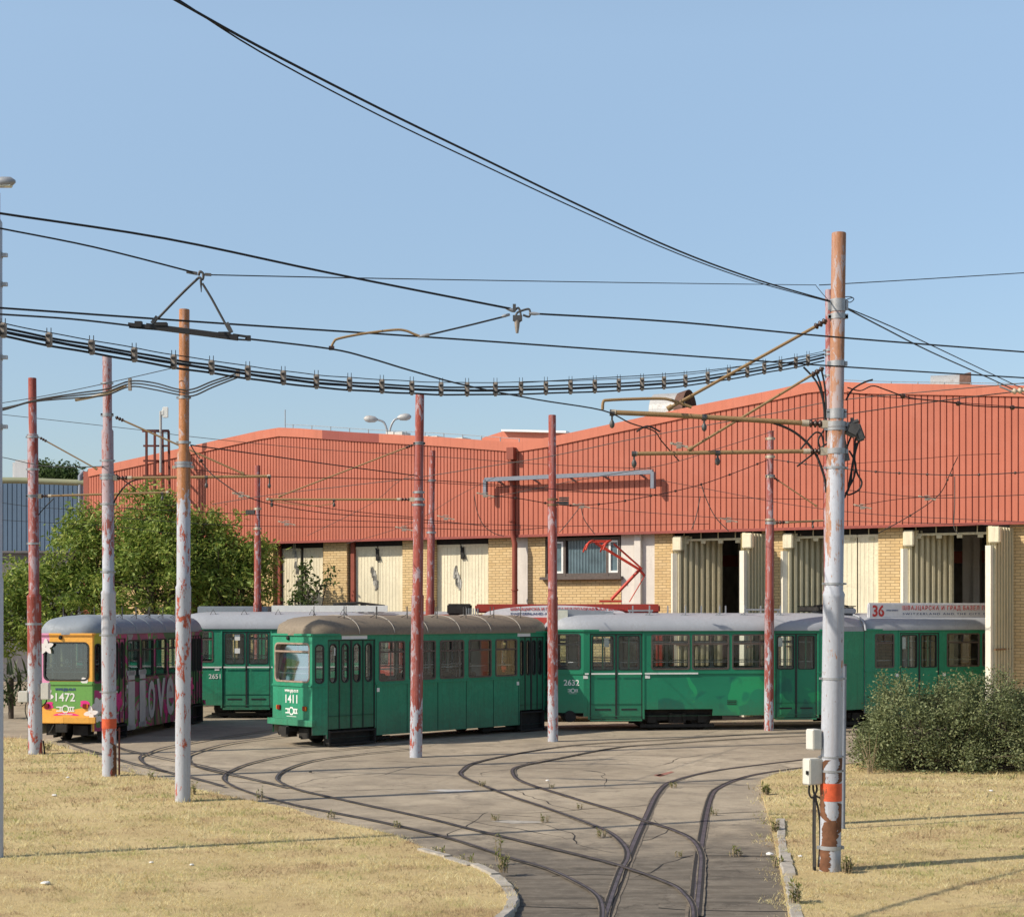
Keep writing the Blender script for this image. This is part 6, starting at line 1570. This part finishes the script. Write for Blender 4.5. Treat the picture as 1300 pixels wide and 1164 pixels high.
for lb, pts, y0, y1, r in WEB: wire(lb, pts, y0, y1, r, M['cable_grey'] if 'grey' in lb or 'faint' in lb else M['cable'], group='thin wires in front of the hall')
# beaded span wires
def beaded(label, px, Y0, Y1, r, step, br=.035):
    P = wpts(px, Y0, Y1, 8); t = thing('span_wire', label, 'wire', P[0]); m = MB(); m.tube([p-P[0] for p in P], r, 6); m.build('strand', M['cable'], t)
    acc = 0; m = MB()
    for a, b in zip(P, P[1:]):
        if (b-a).length > 8: continue
        acc += (b-a).length
        if acc > step: acc = 0; m.lathe([(br*.5,-br),(br,-br*.4),(br,br*.4),(br*.5,br)],b-P[0],8,0,(b-a))
    m.build('bead_insulators', M['insul'], t); return t
beaded('beaded span wire from red pole by 2632 up to the small red pole', [(622,629),(660,633),(712,641),(760,640),(808,633),(890,615),(977,583)], 41.5, 45.6, .012, .75)
beaded('beaded span wire from the small red pole past the tall pole to right edge', [(979,583),(1030,590),(1090,597),(1150,601),(1230,603),(1340,597)], 45.6, 36, .012, .80)
beaded('beaded cable sagging from the red wall down to the door lintel', [(1216,580),(1210,592),(1205,604),(1192,628),(1161,651),(1115,677)], 43, 45, .012, .7)
beaded('dark cable with clips from tall pole to right edge near roofline', [(1076,492),(1092,496),(1108,490),(1125,495),(1155,505),(1200,510),(1250,516),(1340,519)], 24, 26, .010, 1.1, .04)
# clusters of small fittings
def fitting(label, px, py, Y, kind=0):
    t = thing('wire_fitting', label, 'wire fitting', at(px,py,Y)); s = Y/F; m = MB()
    m.bar(V(-9*s,0,2*s),V(9*s,0,-2*s),.03,.03); m.box(V(0,0,-2*s),(6*s,.06,.05)); m.tube([V(-6*s,0,0),V(-2*s,0,3*s),V(4*s,0,2*s)],.012,5); m.build('clamp', M['clampgrey'], t)
    for sg in (-1,1): m = MB(); m.bar(V(sg*8*s,0,-sg*1.8*s),V(sg*11*s,0,-sg*2.4*s),.04,.035); m.build('terminal', M['porcelain'], t)
    return t
for i, (x, y, Y, lb) in enumerate(((306,628,31,'wire fitting below the left bracket tip'),(364,664,46,'small wire fitting low on the red wall left'),(513,671,46,'wire fitting left of the pole by 1411'),(566,657,46,'wire fitting right of the pole by 1411'),(616,628,41.5,'wire fitting at the left leg of the pipe frame'),(738,642,44,'wire fitting over the big window'),(862,565,24,'bright wire fitting under the bracket of the tall pole'),(925,660,46,'wire fitting over the first open door'),(1095,643,41,'wire fitting right of the tall pole'),(1177,632,41,'wire fitting over the right open door'))): fitting(lb, x, y, Y)
t = thing('wire_tensioner', 'cream insulated tensioner at the right edge below the roofline', 'wire fitting', at(1292,497,26)); m = MB(); spool(m, V(-.1,0,0), V(.25,0,.03), 4, .05); m.build('insulator', M['porcelain'], t); m = MB(); m.tube([V(.2,0,.03),V(.8,0,.06)],.03,7); m.tube(catmull([V(-.1,0,0),V(-.22,0,.05),V(-.3,0,.08)],3),.015,6); m.build('rod', M['steel'], t)
# hanging loops on the red wall
for lb, pts, Y in (('loose loop cable left of the big window', [(602,628),(606,650),(615,668),(630,678),(640,680)], 52),('loose cable left of window hanging from fitting', [(735,645),(722,662),(710,676)], 50),('loose cable right of window hanging from fitting', [(738,645),(742,660),(755,678)], 50),('looping cable over first open door', [(890,613),(896,632),(908,656),(925,674)], 46),('thin looping cable left of first open door', [(889,630),(884,655),(878,672)], 46),('looping cable above the rightmost door', [(1212,605),(1212,640),(1211,668),(1216,677)], 45)):
    wire(lb, pts, Y, Y, .014, M['cable_grey'], name='hanging_cable')
# ------------------------------------------------------------------ foliage
def leaf_cloud(centers, n, sig, ln, wd, droop=.5, jitter=.5, seed=1):
    r = np.random.default_rng(seed); c = centers[r.integers(0, len(centers), n)]
    p = c + r.normal(0, 1, (n,3))*sig
    d = r.normal(0,1,(n,3)); d[:,2] = d[:,2]*.6-droop; d /= np.linalg.norm(d,axis=1)[:,None]
    e = r.normal(0,1,(n,3)); e -= d*np.sum(e*d,1)[:,None]; e /= np.linalg.norm(e,axis=1)[:,None]
    L = ln*r.uniform(1-jitter,1+jitter,n)[:,None]; W_ = wd*r.uniform(1-jitter,1+jitter,n)[:,None]
    up = np.cross(d,e)
    q = np.stack([p, p+d*L*.45+e*W_*.5+up*W_*.15, p+d*L, p+d*L*.45-e*W_*.5+up*W_*.15],1)
    return q.reshape(-1,3)
def quads_mesh(name, v, mat, parent=None):
    n = len(v)//4; me = bpy.data.meshes.new(name); me.vertices.add(len(v)); me.vertices.foreach_set('co', v.astype(np.float32).ravel())
    me.loops.add(n*4); me.loops.foreach_set('vertex_index', np.arange(n*4,dtype=np.int32)); me.polygons.add(n)
    me.polygons.foreach_set('loop_start', np.arange(0,n*4,4,dtype=np.int32)); me.polygons.foreach_set('loop_total', np.full(n,4,np.int32))
    me.materials.append(mat); me.update(calc_edges=True); o = bpy.data.objects.new(name, me); COL.objects.link(o); o.parent = parent; return o
def tree(label, bpx, Y, blobs, nclump, nleaf, seed, mat, trunk_r=.14, ln=.20, wd=.066, sig=.20, depth=1.0, name='leafy_tree', flat=1.0):
    r = np.random.default_rng(seed); rnd = random.Random(seed)
    base = V((bpx-CX)/F*Y, Y, 0); t = thing(name, label, 'tree', base); s = Y/F
    cs = []; wts = np.array([b[2]*b[3] for b in blobs]); wts = wts/wts.sum()
    for _ in range(nclump):
        b = blobs[r.choice(len(blobs), p=wts)]; u = r.normal(0,1,3); u /= np.linalg.norm(u); u *= r.uniform(.25,1.0)**.6*(1.32 if r.random() < .22 else 1.0)
        c = at(b[0],b[1],Y)-base; cs.append((c.x+u[0]*b[2]*s, c.y+u[1]*max(b[2],b[3])*s*depth, max(.3,c.z+u[2]*b[3]*s)))
    cs = np.array(cs)
    m = MB(); roots = [V(0,0,0)]
    top = V(*cs.mean(0)); fork = V(top.x*.25, 0, min(1.6, top.z*.45))
    m.tube(catmull([V(0,0,-.1),V(top.x*.08,.05,fork.z*.5),fork],4),[trunk_r*1.2]+[trunk_r*(1.1-.05*i) for i in range(8)],8)
    for b in blobs:
        c = at(b[0],b[1],Y)-base; mid = fork.lerp(c,.5)+V(rnd.uniform(-.2,.2),rnd.uniform(-.3,.3),rnd.uniform(-.1,.3)); L = catmull([fork,mid,c],5)
        m.tube(L,[trunk_r*.75*(1-.75*i/(len(L)-1)) for i in range(len(L))],6)
    for i in range(0, nclump, 2):
        c = V(*cs[i]); b = min(blobs, key=lambda b: ((at(b[0],b[1],Y)-base)-c).length); a = fork.lerp(at(b[0],b[1],Y)-base, rnd.uniform(.45,1))
        L = catmull([a,a.lerp(c,.5)+V(0,0,rnd.uniform(.0,.25)),c],3); m.tube(L,[.028*(1-.7*k/(len(L)-1)) for k in range(len(L))],4)
    m.build('trunk', M['bark'], t)
    quads_mesh('crown', leaf_cloud(cs, nleaf, np.array([sig,sig,sig*.8])*flat, ln, wd, seed=seed), mat, t); return t
tree('leafy tree at far left behind the flowered trailer', 60, 57.5, [(66,770,74,62),(95,700,42,50),(2,785,56,58),(30,745,30,34),(108,660,22,28),(128,720,30,50)], 320, 22500, 3, M['leaf'])
tree('tallest leafy tree, between second and third left poles', 195, 57, [(190,730,62,70),(205,655,36,34),(158,690,30,52),(238,700,40,60),(195,630,24,16)], 280, 19500, 4, M['leaf'])
tree('leafy tree right of the third left pole before the brick bays', 285, 57.5, [(290,745,56,42),(268,690,34,48),(318,712,24,36),(300,678,18,18)], 190, 12000, 5, M['leaf'])
tree('sparse young tree in front of the cream doors', 388, 56, [(388,752,15,24),(407,734,14,10),(378,762,12,12),(388,722,8,8),(418,722,7,5)], 34, 520, 6, M['leaf_small'], .05, .15, .10, .13)
tree('dense hazy tree beyond the blue building', 66, 100, [(70,604,26,11),(58,598,10,8),(88,606,12,8)], 90, 5200, 7, M['leaf_far'], .2, .22, .12, .35)
# sword-leaved plant at the left edge
def sword_plant(label, bx, by, n, L, seed):
    b = gnd(bx,by); t = thing('sword_plant', label, 'plant', b); rnd = random.Random(seed); m = MB()
    for i in range(n):
        a = rnd.uniform(0,6.28); el = rnd.uniform(-.1,1.3); l = L*rnd.uniform(.6,1.1); w_ = .035; o = V(rnd.uniform(-.5,.5),rnd.uniform(-.3,.3),rnd.uniform(.3,1.5)); d = V(math.cos(a)*math.cos(el),math.sin(a)*math.cos(el),math.sin(el)); s = d.cross(UP).normalized()*w_
        tip = o+d*l-UP*l*.12; mid = o+d*l*.5+UP*.02; m.add([o-s,o+s,mid+s*.9,tip,mid-s*.9],[(0,1,2,4),(4,2,3)])
    m.build('leaves', M['leaf_yucca'], t); m = MB(); m.tube([V(0,0,-.05),V(0,0,1.3)],.09,7); m.build('stem', M['bark'], t)
sword_plant('sword-leaved plant at the left edge beside the flowered trailer', 14, 912, 130, .75, 2)
# bush on the right
def bush(label, blobs, Yc, n, seed, name='bush'):
    r = np.random.default_rng(seed); b0 = blobs[0]; base = V((b0[0]-CX)/F*Yc, Yc, .05); t = thing(name, label, 'bush', base); s = Yc/F; cs = []
    for (px, top, rx, ry) in blobs:
        c = V((px-CX)/F*Yc, Yc, 0)-base; hgt = H+(HY-top)*s; k = int(420*rx*hgt/120)
        for _ in range(k*60//40):
            u = r.normal(0,1,3); u /= np.linalg.norm(u); u[2] = abs(u[2]); rad = r.uniform(.45,1)**.4
            lump = 1+.13*math.sin(u[0]*7+px)+.10*math.sin(u[2]*9+u[1]*5)
            q = np.sign(u[2])*abs(u[2])**.75
            cs.append((c.x+u[0]*rx*s*rad*lump, c.y+u[1]*ry*rad*lump, hgt*q*rad*lump))
    cs = np.array(cs); cs[:,2] = np.maximum(cs[:,2], .03)
    rnd = random.Random(seed); m = MB()
    for i in r.integers(0,len(cs),420):
        c = V(*cs[i]); a = V(c.x*.35+rnd.uniform(-.2,.2), c.y*.35, 0); e = a.lerp(c, 1.06); m.tube([a,a.lerp(e,.55)+V(0,0,.12),e],[.014,.009,.003],4)
    m.build('branches', M['bark'], t)
    quads_mesh('foliage', leaf_cloud(cs, n, np.array([.085,.085,.085]), .064, .029, droop=-.35, seed=seed), M['leaf_bush'], t); return t
bush('big dense grey-green bush at right, in front of the tram door', [(1180,868,92,1.2),(1265,874,88,1.25),(1345,876,72,1.25),(1120,908,36,.85)], 33.9, 76000, 8)
def weedy(label, bx, by, n, hgt, seed, mat, Lf=.07, name='weed', z=.05, lean=.25):
    b = gnd(bx,by); b.z = z; t = thing(name, label, 'weed', b); rnd = random.Random(seed); m = MB(); v = []
    for i in range(n):
        a = rnd.uniform(0,6.28); h = hgt*rnd.uniform(.45,1); e = V(math.cos(a)*h*lean*rnd.random(), math.sin(a)*h*lean*rnd.random(), h); o = V(rnd.uniform(-.06,.06),rnd.uniform(-.06,.06),0)
        m.tube([o,o+e*.5+V(0,0,.02),o+e],[.006,.005,.002],4)
        for k in range(int(5+h*14)):
            p = o+e*rnd.uniform(.15,1); d = V(rnd.gauss(0,1),rnd.gauss(0,1),rnd.uniform(0,.9)).normalized(); s = d.cross(UP).normalized()*Lf*.22; l = Lf*rnd.uniform(.6,1.3)
            v += [p, p+d*l*.45+s, p+d*l, p+d*l*.45-s]
    m.build('stems', M['twig'], t); quads_mesh('leaves', np.array([tuple(x) for x in v]), mat, t); return t
weedy('leggy leafy plant standing behind the bush at the right edge', 1286, 968, 7, 1.9, 21, M['leaf_small'], .20, 'leggy_plant', .05, .35)
weedy('dry golden stalks at the left foot of the bush', 1104, 985, 14, .95, 22, M['weed'], .05, 'dry_stalks', .05, .5)
weedy('green weeds in the corner of the left kerb', 640, 1112, 12, .26, 23, M['weed'])
weedy('tall single weed by the left kerb', 633, 1098, 4, .42, 24, M['weed'])
weedy('green weed patch at the edge of the right lawn by the track', 972, 1012, 22, .20, 25, M['weed'])
weedy('weeds behind the right kerb', 984, 1060, 14, .24, 26, M['weed'])
weedy('weed tuft by the foot of the third left pole', 246, 1012, 9, .25, 27, M['weed'])
weedy('small grey-green weed on the left lawn edge', 330, 1020, 7, .30, 28, M['leaf_bush'])
weedy('weed tuft by the foot of the second left pole', 192, 993, 6, .22, 29, M['weed'])
weedy('dry grass tuft around the foot of the tall pole', 1075, 1113, 34, .26, 30, M['weed'], .05)
weedy('weed growing between the right curve rails', 855, 1000, 9, .12, 31, M['weed'], .05, z=.01)
weedy('dry weeds at the foot of the leftmost pole', 62, 955, 12, .20, 32, M['weed'])
weedy('weeds along the lower end of the right kerb', 1008, 1152, 16, .26, 33, M['weed'])
tuft = weedy('dry weed tuft in the rails under the tight middle loop', 612, 998, 10, .10, 40, M['weed'], .045, z=.012)
for px, py, sc_, lb in ((690,1043,1.1,'dry weed tuft at the end of the pale strip between tracks'),(628,1041,1.0,'dry weed tuft on the pale strip between the tracks'),(762,1062,1.2,'dry weed tuft beside the rail junction'),(905,1034,1.0,'dry weed tuft right of the right rail curve'),(935,1086,1.3,'dry weeds in the slab joint right of the tracks'),(735,1026,.8,'small weed on the inner loop rail'),(862,1087,.8,'small weed between the two right rails'),(700,1000,.8,'small weed inside the middle loop'),(505,1050,1.0,'weed on the lower left sweeping rail'),(420,1038,1.1,'weed tuft at the edge of the left lawn beside the rail'),(560,1085,1.2,'weed tuft behind the upper end of the left kerb'),(596,1096,1.3,'weed tuft behind the middle of the left kerb'),(990,1100,1.4,'weed tuft against the middle of the right kerb')):
    c = copy_tree(tuft); g = gnd(px, py, .012); c.location = g; c.rotation_euler = (0,0,px*.7); c.scale = (sc_,sc_,sc_); c['label'] = lb; c['group'] = 'weeds in the paving'
tuft['group'] = 'weeds in the paving'
# ------------------------------------------------------------------ litter
def scrap(label, px, py, s, mat, name, seed, z=.06):
    rnd = random.Random(seed); b = gnd(px,py,z); t = thing(name, label, 'litter', b); m = MB(); bm = bmesh.new(); bmesh.ops.create_icosphere(bm, subdivisions=2, radius=s)
    for v in bm.verts: v.co = Vector((v.co.x*rnd.uniform(.8,1.3), v.co.y*rnd.uniform(.8,1.2), v.co.z*rnd.uniform(.35,.6)))
    bm.verts.index_update(); m.add([v.co+UP*s*.3 for v in bm.verts],[[v.index for v in f.verts] for f in bm.faces]); bm.free(); m.build('body', mat, t)
for i, (x, y, s, lb, nm) in enumerate(((58,1122,.055,'pale crumpled paper on the lower left lawn','paper_scrap'),(69,1010,.045,'white scrap on the left lawn below the second pole','paper_scrap'),(86,987,.035,'small white scrap left of the second pole','paper_scrap'),(977,1085,.05,'white paper against the right kerb','paper_scrap'),(1016,1087,.03,'tiny white scrap beside the tall pole','paper_scrap'),(695,991,.035,'pale pebble inside the loop of track','stone'),(1258,1004,.035,'white scrap in front of the bush','paper_scrap'),(192,1095,.03,'tiny pale scrap mid left lawn','paper_scrap'),(243,1098,.03,'pale scrap right of centre on left lawn','paper_scrap'),(394,980,.035,'dark stone on concrete below trailer 1411','stone'))):
    scrap(lb, x, y, s, M['scrap'] if nm == 'paper_scrap' or 'pale' in lb else M['under'], nm, i, .06 if nm == 'paper_scrap' else .02)
# ------------------------------------------------------------------ ladder frame with aerial
Yl = 61.0; b = at(197,HY,Yl); b.z = 0; t = thing('ladder_frame', 'red oxide lattice frame with an aerial in front of the red wall', 'frame', b); s = Yl/F
q = lambda px, py, dy=0: at(px,py,Yl+dy)-b
m = MB()
for px, dy in ((186,0),(196.5,0),(206,.9),(214,.9)): m.bar(V(q(px,700).x,dy,0), q(px,547,dy), .085,.085)
for y in (547,566,585,604,625): m.bar(q(182,y),q(198,y),.07,.07); m.bar(q(196,y),q(206,y,.9),.07,.07); m.bar(q(205,y,.9),q(214,y,.9),.07,.07)
m.bar(q(181,547),q(214,547,.9),.08,.10); m.build('frame', M['rust_frame'], t)
m = MB(); m.tube([q(204,600),q(204,522)],.05,6); m.bar(q(204,524),q(208,522),.06,.06); m.build('aerial_mast', M['vent'], t)
m = MB(); m.bbox(q(210,523.5),(.22,.08,.42),.02); m.bbox(q(206.5,524),(.12,.1,.2),.02); m.build('aerial_panel', M['white'], t)
# ------------------------------------------------------------------ blue building, pipe and tank
Yb = 78.0; s = Yb/F; b = at(-60,HY,Yb); b.z = 0
t = thing('blue_building', 'blue ribbed shed with grey base wall at the left edge', 'building', b); q = lambda px, py, dy=0: at(px,py,Yb+dy)-b
zt_, zm = q(0,612).z, q(0,702).z; x0, x1 = q(-420,0).x, q(106,0).x
m = MB(); u = x0
while u < x1: m.box((u+.10,0,(zt_+zm)/2),(.19,.12,zt_-zm),0); m.box((u+.215,.03,(zt_+zm)/2),(.035,.10,zt_-zm),1); u += .23
m.build('ribbed_cladding', [M['blue_clad'], M['blue_groove']], t)
m = MB(); m.box(((x0+x1)/2,.35,zm/2),(x1-x0,.5,zm)); m.box(((x0+x1)/2,.1,zm+.06),(x1-x0,.4,.1)); m.build('base_wall', M['grey_wall'], t)
m = MB(); m.poly([(x0,.1,zt_),(x1,.1,zt_),(x1,20,zt_+.3),(x0,20,zt_+.3)]); m.poly([(x1,.1,0),(x1,20,0),(x1,20,zt_),(x1,.1,zt_)]); m.build('roof', M['roof_sheet'], t)
b2 = at(60,HY,75); b2.z = 0; t = thing('pipe_run', 'yellow-green pipe run along the top of the blue shed', 'pipe', b2); q = lambda px, py: at(px,py,75)-b2
m = MB(); m.tube([q(-300,606),q(30,610),q(108,613)],.15,10); m.build('pipe', M['pipe_olive'], t)
m = MB(); m.tube([q(102,700),q(102,604),q(107,598)],.12,10); m.tube([q(102,830),q(102,702)],.12,10)
for px in (-60,): m.tube([V(q(px,0).x,0,0),q(px,608)],.1,8)
m.build('riser', M['pipe_grey'], t)
b3 = at(24,613,82); t = thing('roof_tank', 'white boxy tank on the roof of the blue shed', 'tank', b3); m = MB(); sc_ = 82/F
m.bbox((0,1.0,.62),(23*sc_,1.4,1.24),.14); m.build('body', M['tank'], t); m = MB(); m.box((0,1.0,-.06),(20*sc_,1.2,.14)); m.build('plinth', M['grey_wall'], t)
